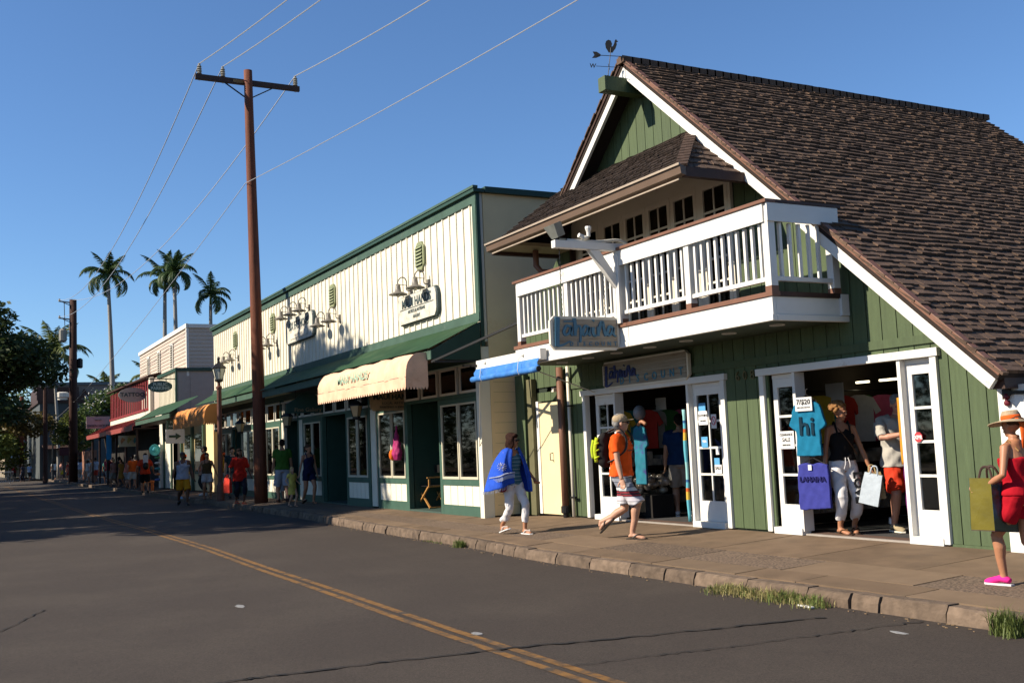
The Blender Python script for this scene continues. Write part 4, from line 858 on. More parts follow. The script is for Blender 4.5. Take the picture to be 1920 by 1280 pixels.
def oval_sign(c, rx, rz, m, lines, lm, label, arm=1.2, plane='X'):
    t = thing('hanging_sign', (c[0], c[1], c[2]-rz), label, 'sign')
    MB().prism([(c[0], c[1]+rx*math.cos(a), c[2]+rz*math.sin(a)) for a in np.linspace(0, 2*math.pi, 25)[:-1]], (-.08, 0, 0)).obj('panel', m, t)
    for s, sz, dz in lines: text(s, sz, (c[0]+.012, c[1], c[2]+dz), (0, 1, 0), (0, 0, 1), lm, t, .01, .008)
    MB().tube([(c[0]-.04, c[1]-rx*1.1, c[2]+rz+.08), (c[0]-.04, c[1]+rx*1.6, c[2]+rz+.08)], .025, 6).obj('bar', BLACK, t)
    for s in (-.5, .5): MB().tube([(c[0]-.04, c[1]+rx*s, c[2]+rz*.8), (c[0]-.04, c[1]+rx*s, c[2]+rz+.08)], .012, 5).obj('link', BLACK, t)
    return t
oval_sign((-50.8, 8.52, 4.75), .55, .27, mat('dark_teal_sign', (.06, .11, .10), .6), [('PUBLIC', .2, .09), ('PARKING', .2, -.09)], mat('pale_sign_letter', (.5, .55, .5), .7), 'dark oval hanging sign pointing to public parking')
oval_sign((-59.5, 8.55, 4.9), .72, .40, mat('grey_sign', (.40, .38, .35), .7), [('TATTOO', .30, 0)], SLAT, 'grey oval hanging tattoo sign beside the maroon balcony')
t = thing('arrow_sign', (-46.0, 8.5, 2.4), 'white board with a dark green arrow under the cream shop canopy', 'sign')
boxo('panel', PAPER, t, -46.06, -46.0, 7.93, 8.69, 2.02, 2.62); MB().prism([(-45.99, 8.05+a, 2.32+z) for a, z in ((0, -.05), (.27, -.05), (.27, -.14), (.5, 0), (.27, .14), (.27, .05), (0, .05))], (.015, 0, 0)).obj('arrow', GDARK, t)
boxo('upper_panel', FR, t, -46.06, -46.0, 7.98, 8.64, 2.64, 3.0); text('PUBLIC', .13, (-45.99, 8.31, 2.91), (0, 1, 0), (0, 0, 1), PAPER, t, .01); text('PARKING', .13, (-45.99, 8.31, 2.74), (0, 1, 0), (0, 0, 1), PAPER, t, .01)
b = thing('maroon_building', (-65.5, 9.2, 0), 'maroon shop building with slatted balcony and red metal awning roof', 'shop building')
boxo('wall', DARK, b, -73.5, -57.7, 9.9, 10.4, 0, 5.6); boxo('end_wall', CLAP, b, -57.69, -55.3, 9.3, 9.6, 3.2, 5.6); boxo('corner_post', OFFW, b, -57.8, -57.3, 9.1, 9.29, 3.7, 5.7)
MB().prism([(-74, 9.0, 5.82), (-57.3, 9.0, 5.72), (-57.3, 10.4, 6.0), (-74, 10.4, 6.1)], (0, 0, .08)).obj('roof', BRDK, b)
sl = MB().box(-.15, .15, -.012, .012, 4.1, 5.7).mesh('slat', mats=(MAR,))
for k in range(22): inst('slat', sl, (-73.3+k*.73, 9.2, 0), b)
boxo('rail', MAR, b, -73.5, -57.8, 9.1, 9.3, 4.0, 4.12); boxo('apron', OFFW, b, -73.4, -57.8, 9.15, 9.28, 3.4, 3.99)
MB().prism([(-78, 8.2, 3.12), (-57.0, 8.2, 3.12), (-57.0, 9.3, 3.7), (-78, 9.3, 3.7)], (0, 0, .07)).obj('awning_roof', RCAN, b); boxo('fascia', RCAN, b, -78, -57.0, 8.15, 8.2, 2.93, 3.19)
for k in range(30): MB().bar((-77.6+k*.7, 8.2, 3.20), (-77.6+k*.7, 9.3, 3.78), .05, .04).obj('roof_rib', RCAN, b)
for k in range(6): boxo('post', BRDK, b, -77+k*3.9, -76.85+k*3.9, 8.4, 8.5, 0, 2.95)
boxo('shop_wall', DARK, b, -78, -57, 9.6, 9.8, 0, 3.2); boxo('soffit', BRDK, b, -78, -57, 8.25, 9.6, 3.0, 3.04)
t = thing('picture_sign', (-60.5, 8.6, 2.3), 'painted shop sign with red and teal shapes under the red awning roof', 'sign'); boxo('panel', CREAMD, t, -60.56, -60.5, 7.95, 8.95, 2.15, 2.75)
for a, m_ in ((0, 1), (.33, 3), (.66, 0)): MB().prism([(-60.495, 8.1+a, 2.3), (-60.495, 8.3+a, 2.55), (-60.495, 8.12+a, 2.66), (-60.495, 8.05+a, 2.45)], (.01, 0, 0)).obj('painted_shape', gcol[m_], t)
t = tag(boxo('banner', mat('sky_blue_banner', (.05, .36, .62), .7), None, -66.02, -66.0, 8.0, 8.28, 1.5, 2.95, org=(-66, 8.1, 2.95)), 'bright blue vertical banner hanging from the red awning roof', 'banner')
t = thing('hanging_sign', (-68, 7.9, 3.6), 'pale pink rectangular hanging sign with two round symbols beyond the red awning roof', 'sign'); boxo('panel', mat('pale_pink_sign', (.50, .42, .38), .7), t, -76.06, -76.0, 7.95, 9.45, 3.65, 4.45)
text('GREEN HOUSE', .22, (-75.99, 8.7, 3.82), (0, 1, 0), (0, 0, 1), SLAT, t, .01, .005); 
for y in (8.58, 8.82): MB().lathe((-75.99, y, 4.22), [(.1, -.01), (.1, .01)], 12).obj('round_symbol', BLACK, t)
boxo('bracket', BLACK, t, -76.1, -76.0, 7.9, 9.9, 4.5, 4.56)
b = thing('dark_shop', (-121, 7.7, 0), 'dark grey two-storey shop with a pale upper wall at the street bend', 'building'); DG = mat('slate_grey_wall', (.075, .085, .085), .7, .08, 2)
boxo('wall', DG, b, -135, -115, 7.7, 24, 0, 7.5); boxo('parapet_cap', BRDK, b, -135.1, -114.8, 7.5, 24, 7.5, 7.8); boxo('upper_wall', mat('shaded_grey_upper', (.22, .20, .18), .7), b, -134, -124, 8.4, 24, 7.8, 9.9); boxo('upper_cap', mat('slate_blue_cap', (.12, .16, .18), .6), b, -134.2, -123.8, 8.2, 24, 9.9, 10.2)
boxo('upper_front', BRDK, b, -134, -123.9, 8.0, 12.2, 7.85, 9.7); text('A', 1.7, (-123.7, 12.75, 8.75), (0, 1, 0), (0, 0, 1), BRDK, b, .05, .03, name='letter'); text('L', 1.7, (-123.7, 11.3, 8.75), (0, 1, 0), (0, 0, 1), BRDK, b, .05, .03, name='letter')
MB().lathe((-120, 10.2, 7.8), [(.5, 0), (.5, .5), (.7, .55), (.7, 1.0), (.4, 1.1)], 12).obj('roof_fan', OFFW, b)
for k in range(12): boxo('panel_strip', DG, b, -114.99, -114.94, 8.0+k*1.2, 8.06+k*1.2, .2, 7.4)
MB().prism([(-114.9, 7.9, 3.2), (-111.5, 7.9, 2.8), (-111.5, 12, 2.8), (-114.9, 12, 3.2)], (0, 0, .1)).obj('canopy', BRDK, b)
for y in (8, 9.5, 11, 12): boxo('post', BRDK, b, -111.8, -111.65, y, y+.15, 0, 2.8)
t = thing('shop_sign', (-111.4, 9.9, 2.9), 'dark maroon shop board above the far shop entrance', 'sign'); boxo('panel', mat('maroon_board', (.06, .012, .015), .6), t, -111.45, -111.35, 9.2, 11.6, 2.2, 3.0)
l = thing('street_lamp', (-108, 8.35, 0), 'distant dark street lamp in front of the dark grey shop', 'street lamp'); MB().lathe((-108, 8.35, -.1), [(.12, 0), (.08, .6), (.07, 3.7)], 8).obj('post', BLACK, l); lantern((-108, 8.35, 3.7), 1.6, l, True)
b = thing('red_roof_house', (-150, 7, 0), 'far shop with a red roof and white eave beyond the bend', 'building'); boxo('wall', mat('tan_far_wall', (.3, .24, .16), .8), b, -165, -146, 5.8, 12, 0, 4.4)
MB().prism([(-146, 3.6, 4.5), (-146, 8.2, 5.9), (-146, 12.5, 4.5)], (-20, 0, 0)).obj('roof', RCAN, b); boxo('eave_board', WHITE, b, -145.99, -145.9, 3.5, 8.0, 4.35, 4.6)
boxo('balcony_rail', BRDK, b, -145.9, -145.7, 6, 8.8, 2.5, 3.4)
for k in range(9): boxo('baluster', WHITE, b, -145.69, -145.65, 6.1+k*.3, 6.22+k*.3, 2.6, 3.3)
t = thing('patio_parasol', (-140, 6.3, 0), 'pale flat patio parasol outside the far red-roofed shop', 'parasol'); MB().lathe((-140, 6.0, 2.3), [(1.9, 0), (.1, .5)], 8).obj('canopy', OFFW, t); MB().tube([(-140, 6.0, 0), (-140, 6.0, 2.4)], .05, 6).obj('pole', BLACK, t)
t = thing('utility_pole', (-128, 6.9, 0), 'plain reddish pole far down the street by the red roof', 'utility pole'); MB().tube([(-128, 6.75, -.2), (-128, 6.75, 9)], [.24, .2], 8).obj('pole', POLE, t)
t = thing('sign_post', (-98, 7.55, 0), 'dark street post near the dark grey shop corner', 'post'); MB().tube([(-98, 7.0, -.2), (-98, 7.0, 7.9)], [.2, .17], 8).obj('pole', POLD, t)
b = thing('crowd_barrier', (-112, 4.4, RZ), 'grey metal crowd barrier standing in the road at the far left', 'barrier'); STE = mat('galvanised_steel', (.32, .33, .35), .4, .1)
m = MB(); m.tube([(-112, 3.0, RZ+.15), (-112, 3.0, RZ+1.1), (-112, 5.2, RZ+1.1), (-112, 5.2, RZ+.15), (-112, 3.0, RZ+.15)], .03, 6); m.obj('frame', STE, b)
for k in range(14): MB().tube([(-112, 3.15+k*.15, RZ+.15), (-112, 3.15+k*.15, RZ+1.1)], .012, 5).obj('bar', STE, b)
for y in (3.3, 4.9): MB().bar((-112.4, y, RZ+.03), (-111.6, y, RZ+.03), .06, .05).obj('foot', STE, b); MB().bar((-112, y, RZ), (-112, y, RZ+.2), .05, .05).obj('foot_post', STE, b)
b = thing('low_wall', (-86, 10.5, 0), 'low tan shopfront wall behind the far utility pole', 'wall'); boxo('panel', mat('tan_plaster', (.26, .12, .07), .8), b, -92, -84, 9.3, 9.5, 0, 2.3)
# ================================================================ trees
BARK = mat('grey_palm_bark', (.30, .28, .25), .9, .15, 3, .4, 20, stretch=(1, 1, 5)); BARK2 = mat('dark_bark', (.06, .045, .033), .95, .3, 4, .6, 15)
PALM = leafmat('royal_palm_green', (.05, .09, .025), .4, .2); PALM2 = leafmat('coconut_palm_green', (.12, .15, .04), .4, .3); LEAFD = leafmat('dark_canopy_leaf', (.045, .068, .018), .5, .25); LEAFY = leafmat('yellow_green_leaf', (.14, .17, .035), .5, .3); LEAFM = leafmat('mid_green_leaf', (.075, .12, .03), .5, .3); LEAFO = leafmat('olive_russet_leaf', (.13, .10, .025), .45, .25)
def frond_mesh(L, droop, seed, m, wl=.5, n=26):
    r = random.Random(seed); f = MB(); pts = []; a = .75
    p = V(0, 0, 0)
    for i in range(n+1):
        pts.append(p.copy()); a2 = a-droop*(i/n)**1.3; p = p+V(math.cos(a2), 0, math.sin(a2))*L/n
    f.tube(pts, [.05*(1-.85*i/n) for i in range(n+1)], 4)
    for i in range(3, n+1):
        d = pts[i]-pts[i-1]; d /= np.linalg.norm(d); l = wl*math.sin(math.pi*(.12+.86*i/n))*1.15
        for s in (-1, 1):
            for q in range(2):
                base = pts[i-1]+(pts[i]-pts[i-1])*(q/2); tip = base+V(0, s*l*r.uniform(.65, .9), -l*r.uniform(.35, .9))+d*l*.55; w = d*.04
                mid = (base+tip)/2+V(0, 0, l*.14)
                f.add([base-w, base+w, mid+w*1.3, tip, mid-w*1.3], [(0, 1, 2, 4), (4, 2, 3)])
    return f.mesh('frond', mats=(m,))
def palm(base, h, label, m, L=3.0, nf=17, seed=0, lean=(0, 0), royal=True, group=None):
    r = random.Random(seed); t = thing('palm_tree', base, label, 'palm tree', group); b = V(*base)
    P = [b+V(lean[0]*(k/8)**2, lean[1]*(k/8)**2, h*k/8) for k in range(9)]
    MB().tube(P, [(.34-.02*k)*(1 if royal else .55) for k in range(9)], 10).obj('trunk', BARK, t, True)
    top = P[-1]
    if royal: MB().tube([top-V(0, 0, .1), top+V(0, 0, 1.2)], [.17, .09], 8).obj('crown_shaft', mat('green_crown_shaft', (.12, .2, .06), .5), t, True)
    ms = [frond_mesh(L*r.uniform(.85, 1.1), dr, seed*10+i, m, .62 if royal else .75) for i, dr in enumerate((1.2, 2.3, 3.1))]
    for i in range(nf):
        k = i/nf; z = r.uniform(0, 2*math.pi) if i else 0; me = ms[0 if k < .25 else (1 if k < .55 else 2)]
        o = inst('frond', me, top+V(0, 0, .9 if royal else 0), t, (0, (-.55 if k < .25 else -.1 if k < .55 else .45)+r.uniform(-.15, .15), i*2.4+r.uniform(-.2, .2)))
    return t
palm((-120, 15.3, 0), 20.6, 'lone tall royal palm standing left of the clapboard storey', PALM, 3.9, 19, 1, (-.8, -.4))
palm((-120, 20.6, 0), 20.3, 'left palm of the close pair behind the clapboard storey', PALM, 3.7, 17, 2, (.2, .1))
palm((-117, 21.4, 0), 20.6, 'right palm of the close pair behind the clapboard storey', PALM, 3.7, 17, 3, (.1, -.2))
palm((-120, 25.6, 0), 18.6, 'shorter palm just behind the clapboard roof corner', PALM, 3.9, 12, 4, (0, .1))
palm((-112, 9.2, 0), 11.8, 'shaggy coconut palm behind the far utility pole', PALM2, 4.6, 22, 5, (.5, -.6), False)
palm((-150, 18, 0), 11.0, 'small far palm top peeking above the dark shop roof', PALM2, 3.2, 14, 6, (0, 0), False)
palm((-132, 21.2, 0), 10.8, 'small palm peeking out beside the clapboard end', PALM2, 4.0, 14, 7, (0, 0), False)
palm((-155, 5.2, 0), 8.5, 'sunlit coconut palm behind the far red-roofed shop', PALM2, 4.4, 20, 8, (0, -1), False)
def crown_mesh(blobs, n, leaf, seed, m, flat=.8):
    """leaf clumps spread through overlapping ellipsoids, denser towards the shell"""
    g = np.random.default_rng(seed); vol = np.array([b[3]*b[4]*b[5] for b in blobs])**.67; pk = g.choice(len(blobs), n, p=vol/vol.sum()); B = np.array(blobs)[pk]
    d = g.normal(size=(n, 3)); d /= np.linalg.norm(d, axis=1)[:, None]; rad = g.uniform(.45, 1.05, n)**.5
    c = B[:, :3]+d*B[:, 3:6]*rad[:, None]
    cl = g.normal(size=(n, 3))*leaf*.8; c = c+cl
    a = g.normal(size=(n, 3)); a[:, 2] *= 1-flat*.6; a /= np.linalg.norm(a, axis=1)[:, None]; b = np.cross(a, g.normal(size=(n, 3))); b /= np.linalg.norm(b, axis=1)[:, None]
    s = leaf*g.uniform(.5, 1.2, n)[:, None]
    v = np.stack([c-a*s, c-b*s*.5, c+a*s, c+b*s*.5], 1).reshape(-1, 3)
    me = bpy.data.meshes.new('crown'); me.vertices.add(4*n); me.vertices.foreach_set('co', v.ravel()); me.loops.add(4*n); me.loops.foreach_set('vertex_index', np.arange(4*n, dtype=np.int32)); me.polygons.add(n); me.polygons.foreach_set('loop_start', np.arange(0, 4*n, 4, dtype=np.int32)); me.update(calc_edges=True); me.validate(); me.materials.append(m); return me
def tree(base, h, blobs, label, m, n, leaf, seed, tr=.3, group=None, name='shade_tree', cat='tree'):
    t = thing(name, base, label, cat, group); b = V(*base); r = random.Random(seed)
    P = [b+V(r.uniform(-.2, .2)*k, r.uniform(-.2, .2)*k, h*k/4) for k in range(5)]
    MB().tube(P, [tr*(1-.12*k) for k in range(5)], 9).obj('trunk', BARK2, t, True)
    for q in blobs[:6]: MB().tube(crom([P[3], (P[4]+V(*q[:3])+b)/2, b+V(*q[:3])], 4), [tr*.5]*4+[tr*.3]*4+[.04], 6).obj('limb', BARK2, t, True)
    o = bpy.data.objects.new('crown', crown_mesh(blobs, n, leaf, seed, m)); COL.objects.link(o); o.parent = t; ORG[o.name] = base; return t
def blobs(n, R, z0, z1, rr, seed, zf=.5):
    r = random.Random(seed); out = []
    for i in range(n):
        a = r.uniform(0, 6.28); d = R*math.sqrt(r.uniform(.05, 1)); z = r.uniform(z0, z1)*(1-.25*(d/R)**2); q = rr*r.uniform(.6, 1.2); out.append((d*math.cos(a), d*math.sin(a), z, q, q, q*zf))
    return out
tree((-86, -1.0, RZ), 5.5, blobs(30, 6.9, 6.2, 14.2, 2.4, 31), 'large dark spreading shade tree overhanging the street at the far left', LEAFD, 32000, .24, 31, .55)
tree((-102, .8, RZ), 5, blobs(16, 6.0, 6.6, 8.6, 2.0, 32, .45), 'russet-tipped lower spreading tree beyond the large dark shade tree', LEAFO, 14000, .24, 32, .45)
tree((-128, 2.5, RZ), 4, blobs(14, 5, 3, 9, 2.4, 33, .7), 'yellow-green leafy tree far down the street behind the barrier', LEAFY, 9000, .28, 33, .3)
tree((-140, -4, RZ), 4, blobs(16, 6, 3, 11, 3, 34, .7), 'dense mid green tree at the far left edge beyond the barrier', LEAFM, 9000, .3, 34, .3)
tree((-175, 14, RZ), 4, blobs(18, 9, 4, 14, 4, 39, .7), 'far green tree closing the end of the street', LEAFM, 8000, .4, 39, .4)
t = tree((-104, 9.6, 0), 2, [(0, 0, 4.6, 1.1, 1.3, 1.2), (0, .7, 3.6, 1.2, 1.2, 1.0), (.2, -.8, 3.9, .9, .8, .9), (0, .3, 5.6, .8, .9, .6)], 'bright yellow-green rounded bush by the far pole', LEAFY, 3600, .16, 35, .15, name='bush', cat='bush')
t = tree((-98, 11.9, 0), 3, [(0, 0, 6.6, 1.4, 1.6, 1.0), (.3, 1.2, 7.2, 1.2, 1.3, .9), (0, -1, 5.8, 1.3, 1.2, 1), (0, 2.2, 7.6, .9, 1, .7), (0, 0, 4.8, 1.5, 1.6, 1.2), (0, 1.3, 5.6, 1.5, 1.4, 1.2)], 'plumeria tree covered in white flowers beside the maroon building', LEAFM, 5200, .17, 36, .2, name='flowering_tree')
o = bpy.data.objects.new('blossom', crown_mesh([(0, 0, 6.7, 1.7, 1.9, 1.2), (.3, 1.2, 7.3, 1.4, 1.6, 1.1), (0, -1, 5.9, 1.5, 1.4, 1.2), (0, 2.2, 7.7, 1.1, 1.2, .9)], 420, .13, 37, WHITE)); COL.objects.link(o); o.parent = t; tag(o, kind='stuff')
# the row of street trees on the sea side of the road: they stand outside the frame and throw the dappled shade
row = [(-32.4, -7.6, 4.7, 14.5), (-42, -7.4, 4.9, 12.3), (-51, -7.3, 4.5, 12.0), (-61, -7.0, 4.7, 12.8), (-71, -7.4, 4.7, 13)]
hd = bpy.data.objects.new('hedge', crown_mesh([(-30-i*5.5, -15.5+(i%3)*.8, 1.6+(i%2)*.7, 3.6, 1.6, 2.1+(i%3)*.5) for i in range(18)], 16000, .28, 77, LEAFD)); COL.objects.link(hd); tag(hd, kind='stuff')
src = None
for i, (x, y, R, zt) in enumerate(row):
    if src is None:
        src = tree((x, y, RZ), 5, blobs(22, R, 5.6, 11, 1.6, 61, .55)+blobs(26, R*.95, 12.4, 15.0, 1.7, 62, .55), 'sea-side street tree throwing dappled shade over the road', LEAFD, 30000, .24, 61, .35, group='sea-side street trees')
    else:
        t = src.copy(); COL.objects.link(t); t.location = (x, y, RZ); t.rotation_euler = (0, 0, i*1.9); k = R/4.7
        t.scale = (k, k, zt/15.0)
        for ch in src.children:
            c = ch.copy(); COL.objects.link(c); c.parent = t
# ================================================================ people
def cloth(name, c, var=.1): return mat('cloth_'+name, c, .85, var, 14, .35, 25, spec=.1)
SK = {k: mat('skin_'+k, c, .5, .06, 12, spec=.35) for k, c in (('fair', (.52, .28, .18)), ('tan', (.42, .19, .10)), ('deep', (.13, .06, .035)), ('pink', (.55, .27, .18)))}
HR = {k: mat('hair_'+k, c, .8, .45, 40, .8, 60, spec=.08) for k, c in (('dark', (.018, .012, .01)), ('auburn', (.032, .014, .010)), ('curly', (.26, .13, .05)), ('grey', (.22, .21, .2)), ('blond', (.50, .34, .15)), ('brown', (.07, .04, .025)))}
def remesh(mb, name, m, parent, vox, it=3, disp=0):
    me0 = mb.mesh('tmp'); o = bpy.data.objects.new('tmp', me0); COL.objects.link(o)
    md = o.modifiers.new('r', 'REMESH'); md.mode = 'VOXEL'; md.voxel_size = vox; md.use_smooth_shade = True
    if it: sm = o.modifiers.new('s', 'SMOOTH'); sm.factor = .5; sm.iterations = it
    dg = bpy.context.evaluated_depsgraph_get(); me = bpy.data.meshes.new_from_object(o.evaluated_get(dg)); bpy.data.objects.remove(o); bpy.data.meshes.remove(me0)
    if disp:
        co = np.zeros(len(me.vertices)*3); me.vertices.foreach_get('co', co); co = co.reshape(-1, 3); no = np.zeros(len(co)*3); me.vertices.foreach_get('normal', no); no = no.reshape(-1, 3)
        w = np.sin(co[:, 2]*34+co[:, 0]*26+2*np.sin(co[:, 1]*21))+.7*np.sin(co[:, 0]*47-co[:, 2]*23+co[:, 1]*30); co += no*(w*disp)[:, None]; me.vertices.foreach_set('co', co.ravel())
    me.polygons.foreach_set('use_smooth', [True]*len(me.polygons)); me.name = name; me.materials.clear(); me.materials.append(m)
    ob = bpy.data.objects.new(name, me); COL.objects.link(ob); ob.parent = parent; ORG[ob.name] = (0, 0, 0); return ob
def ik(a, c, l1, l2, pole):
    a, c, pole = V(*a), V(*c), V(*pole); d = c-a; L = np.linalg.norm(d)
    if L > (l1+l2)*.998: c = a+d/L*(l1+l2)*.998; d = c-a; L = np.linalg.norm(d)
    u = d/L; x = (l1*l1-l2*l2+L*L)/(2*L); h = math.sqrt(max(l1*l1-x*x, 0)); p = pole-u*(pole @ u); p /= np.linalg.norm(p)+1e-9
    return a+u*x+p*h, c
def person(label, loc, head, h=1.7, skin='fair', g=1.0, fem=False, feet=((-.1, .0, 0), (.1, .0, 0)), hands=((-.27, .04, .80), (.27, .04, .80)), top=None, bottom=None, hair=None, hat=None, shoes=None, lean=0, face=0, nod=0, vox=.0085, group=None, hunch=0):
    """figure facing local +Y; lengths for a 1.7 m body, scaled to h. feet/hands = left, right targets"""
    t = thing('person', loc, label, 'person', group); t.rotation_euler = (0, 0, head); ORG[t.name] = (0, 0, 0); s = h/1.7; t.scale = (s, s, s); vx = vox/s
    dz = max(0, .88-min(.875, math.sqrt(max(.82**2-max((f[1])**2 for f in feet), .1))+.07))
    HZ = .885-dz*.7; off = lean
    cx = lambda z: V(0, off*(z-HZ), z)
    sw = (.165 if fem else .185)*(.5+.5*g); K = SK[skin]
    B = MB(); dzz = HZ-.885
    gg = g
    lv = [(.80, .10, .08), (.86, .155 if not fem else .165, .105), (.93, .165 if not fem else .172, .112), (1.04, .143 if not fem else .125, .098), (1.16, .155 if not fem else .138, .105), (1.27, .175 if not fem else .155, .115), (1.35, .165 if not fem else .148, .095), (1.40, .13, .075), (1.44, .065, .06)]
    tor = [(cx(z+dzz), a*gg, b*gg) for z, a, b in lv]
    B.torso(tor)
    SZ = 1.385+dzz; nb = cx(1.43+dzz); hc = cx(1.585+dzz)+V(0, .015+hunch, -hunch*.4)
    B.tube([nb-V(0, 0, .04), nb*.4+hc*.6-V(0, .012, .03)], [.058, .052], 10)
    # head: skull, jaw, nose, brow, ears
    Rh = Matrix.Rotation(face, 3, 'Z') @ Matrix.Rotation(-nod, 3, 'X')
    hp = lambda x, y, z: V(*(Rh @ Vector((x, y, z))))+hc
    def hell(x, y, z, a, b, c, n=12): B.ell(hp(x, y, z), a, b, c, n, 9, Rh)
    hell(0, -.012, .028, .074, .094, .090); hell(0, .028, -.035, .056, .062, .078); hell(0, .062, -.088, .026, .022, .02)
    hell(0, .096, -.012, .012, .018, .018, 8); hell(0, .085, .018, .045, .016, .010, 8); hell(-.074, -.005, -.01, .010, .02, .03, 8); hell(.074, -.005, -.01, .010, .02, .03, 8); hell(0, .088, -.055, .022, .012, .009, 8)
    legs = []; arms = []
    for i, sx in ((0, -1), (1, 1)):
        hip = V(sx*.088*(.6+.4*g), 0, HZ-.03); f = V(*feet[i][:3]); ank = f+V(0, -.02, .085); kn, ank = ik(hip, ank, .415, .405, (sx*.12, 1, 0))
        legs.append((hip, kn, ank, feet[i])); P = [hip+V(0, 0, .03), hip*.7+kn*.3, hip*.25+kn*.75, kn, kn*.72+ank*.28+V(0, -.012, 0), kn*.45+ank*.55, ank+V(0, 0, .03), ank-V(0, 0, .02)]
        tk = .6+.4*g
        B.tube(P, [a*tk for a in (.088, .086, .066, .055, .058, .046, .036, .038)], 12)
        ft = feet[i][3] if len(feet[i]) > 3 else 0; pt = feet[i][4] if len(feet[i]) > 4 else 0
        Rf = Matrix.Rotation(-ft, 3, 'Z') @ Matrix.Rotation(-pt, 3, 'X'); F = lambda x, y, z: V(*(Rf @ Vector((x, y, z))))+ank
        FT = [F(0, -.055, -.045), F(0, -.03, -.035), F(0, .03, -.03), F(0, .10, -.05), F(0, .155, -.063), F(0, .185, -.068)]
        B.tube(FT, [.026, .038, .042, .042, .038, .022], 10, flat=.7, side=tuple(F(1, 0, 0)-ank)); legs[-1] = legs[-1]+(F, Rf, FT)
        sh = cx(SZ)+V(sx*sw, 0, -.015); hd = V(*hands[i][:3]); pole = hands[i][3] if len(hands[i]) > 3 else (sx*.35, -1, -.2)
        wd = hd+(sh-hd)/np.linalg.norm(sh-hd)*.0; el, wr = ik(sh, wd, .285, .25, pole); arms.append((sh, el, wr))
        B.tube([sh+V(-sx*.05, 0, .012), sh, sh*.6+el*.4, el, el*.7+wr*.3, wr], [a*(.75+.25*g)*(.86 if fem else 1) for a in (.052, .057, .045, .038, .040, .027)], 10)
        d = (wr-el)/np.linalg.norm(wr-el); hdir = V(*hands[i][4]) if len(hands[i]) > 4 else d; hdir = hdir/np.linalg.norm(hdir)
        sd = np.cross(hdir, V(1, 0, 0) if abs(hdir[0]) < .8 else V(0, 0, 1)); sd /= np.linalg.norm(sd); nm_ = np.cross(hdir, sd)*sx
        pe = wr+hdir*.085; B.tube([wr-d*.01, wr+hdir*.03, pe], [.026, .038, .040], 10, flat=.42, side=tuple(sd))
        for q, (o_, l_) in enumerate(((-.029, .065), (-.010, .075), (.010, .07), (.029, .055))):
            b0 = pe+sd*o_-hdir*.012; k1 = b0+hdir*l_*.55-nm_*.012; k2 = k1+hdir*l_*.35-nm_*.03; B.tube([b0, k1, k2], [.0105, .0098, .0085], 7)
        tb = wr+hdir*.03+sd*.03*(1 if hdir[2] > -.5 else 1); B.tube([tb, tb+sd*.03+hdir*.03-nm_*.01, tb+sd*.035+hdir*.06-nm_*.02], [.014, .011, .009], 7)
    remesh(B, 'body', K, t, vx, 2)
    for sx in (-1, 1):
        if vox < .011 and hat != 'back': e = MB().ell(hp(sx*.030, .080, .006), .011, .008, .006, 8, 6).obj('eye', BLACK, t); 
    if vox < .011: MB().ell(hp(0, .096, -.056), .020, .004, .004, 8, 5).obj('mouth', mat('lip', (.32, .09, .07), .5), t)
    # clothes follow the same skeleton
    if bottom:
        kind, m, ln, fl = bottom; b = MB()
        wz = HZ+.12
        if kind == 'skirt':
            b.torso([(cx(ln), .17*gg*fl, .14*gg*fl), (cx((ln+HZ)/2), .19*gg, .14*gg), (cx(HZ+.03), .182*gg, .126*gg), (cx(wz), .15*gg, .115*gg)])
        else:
            b.torso([(cx(HZ-.07), .14*gg, .10*gg), (cx(HZ+.0), .178*gg, .124*gg), (cx(HZ+.05), .180*gg, .124*gg), (cx(wz), .158*gg, .115*gg)])
            for hip, kn, ank, *_ in legs:
                tk = .6+.4*g; Lp = [hip+V(0, 0, .03), hip*.6+kn*.4, kn*1.0]; rr = [.1, .095*(.5+.5*fl), .075*fl]
                if ln < .45: Lp += [kn*.5+ank*.5, ank+V(0, 0, ln-.02)]; rr = [.1, .094, .072*fl, .066*fl, .056*fl]
                else:
                    u = (ln-kn[2])/(hip[2]-kn[2]); Lp = [hip+V(0, 0, .03), hip*.6+kn*.4, hip*u+kn*(1-u)]; rr = [.102, .098*(.5+.5*fl), .088*fl]
                b.tube(Lp, [a*tk for a in rr], 14)
        remesh(b, {'skirt': 'skirt', 'shorts': 'shorts', 'pants': 'trousers'}[kind], m, t, vx*1.15, 3, .0042)
    if top:
        kind, m, zl, sl = top; b = MB(); e = .021; fl = 1.06
        tl = [(z, a+e, c+e) for z, a, c in lv if z >= .9 and z < 1.43 and z > zl+.02 and not (kind == 'tube' and z > 1.31)]
        z0 = lv[2]; first = (zl, (.176 if not fem else .17)+e, .118+e)
        if zl > .97: first = (zl, (.145 if not fem else .13)+e, .1+e)
        rows = [first]+tl
        if kind == 'tank': rows = [q for q in rows if q[0] < 1.30]+[(1.33, .135, .10), (1.40, .10, .072)]
        b.torso([(cx(z+dzz), a*gg, c*gg) for z, a, c in rows])
        if kind in ('tee', 'shirt', 'long'):
            for (sh, el, wr), sx in zip(arms, (-1, 1)):
                k = sl; pe = sh*(1-k)+el*k if k <= 1 else el*(2-k)+wr*(k-1)
                P = [cx(SZ)+V(sx*sw*.45, 0, .0), sh+V(0, 0, .005), sh*.5+el*.5, pe] if k <= 1 else [cx(SZ)+V(sx*sw*.45, 0, 0), sh, el, pe]
                b.tube(P if k > .5 else [P[0], P[1], pe], [.075, .073, .066, .064] if k > .5 else [.075, .073, .066], 12)
        if kind == 'tank':
            pass
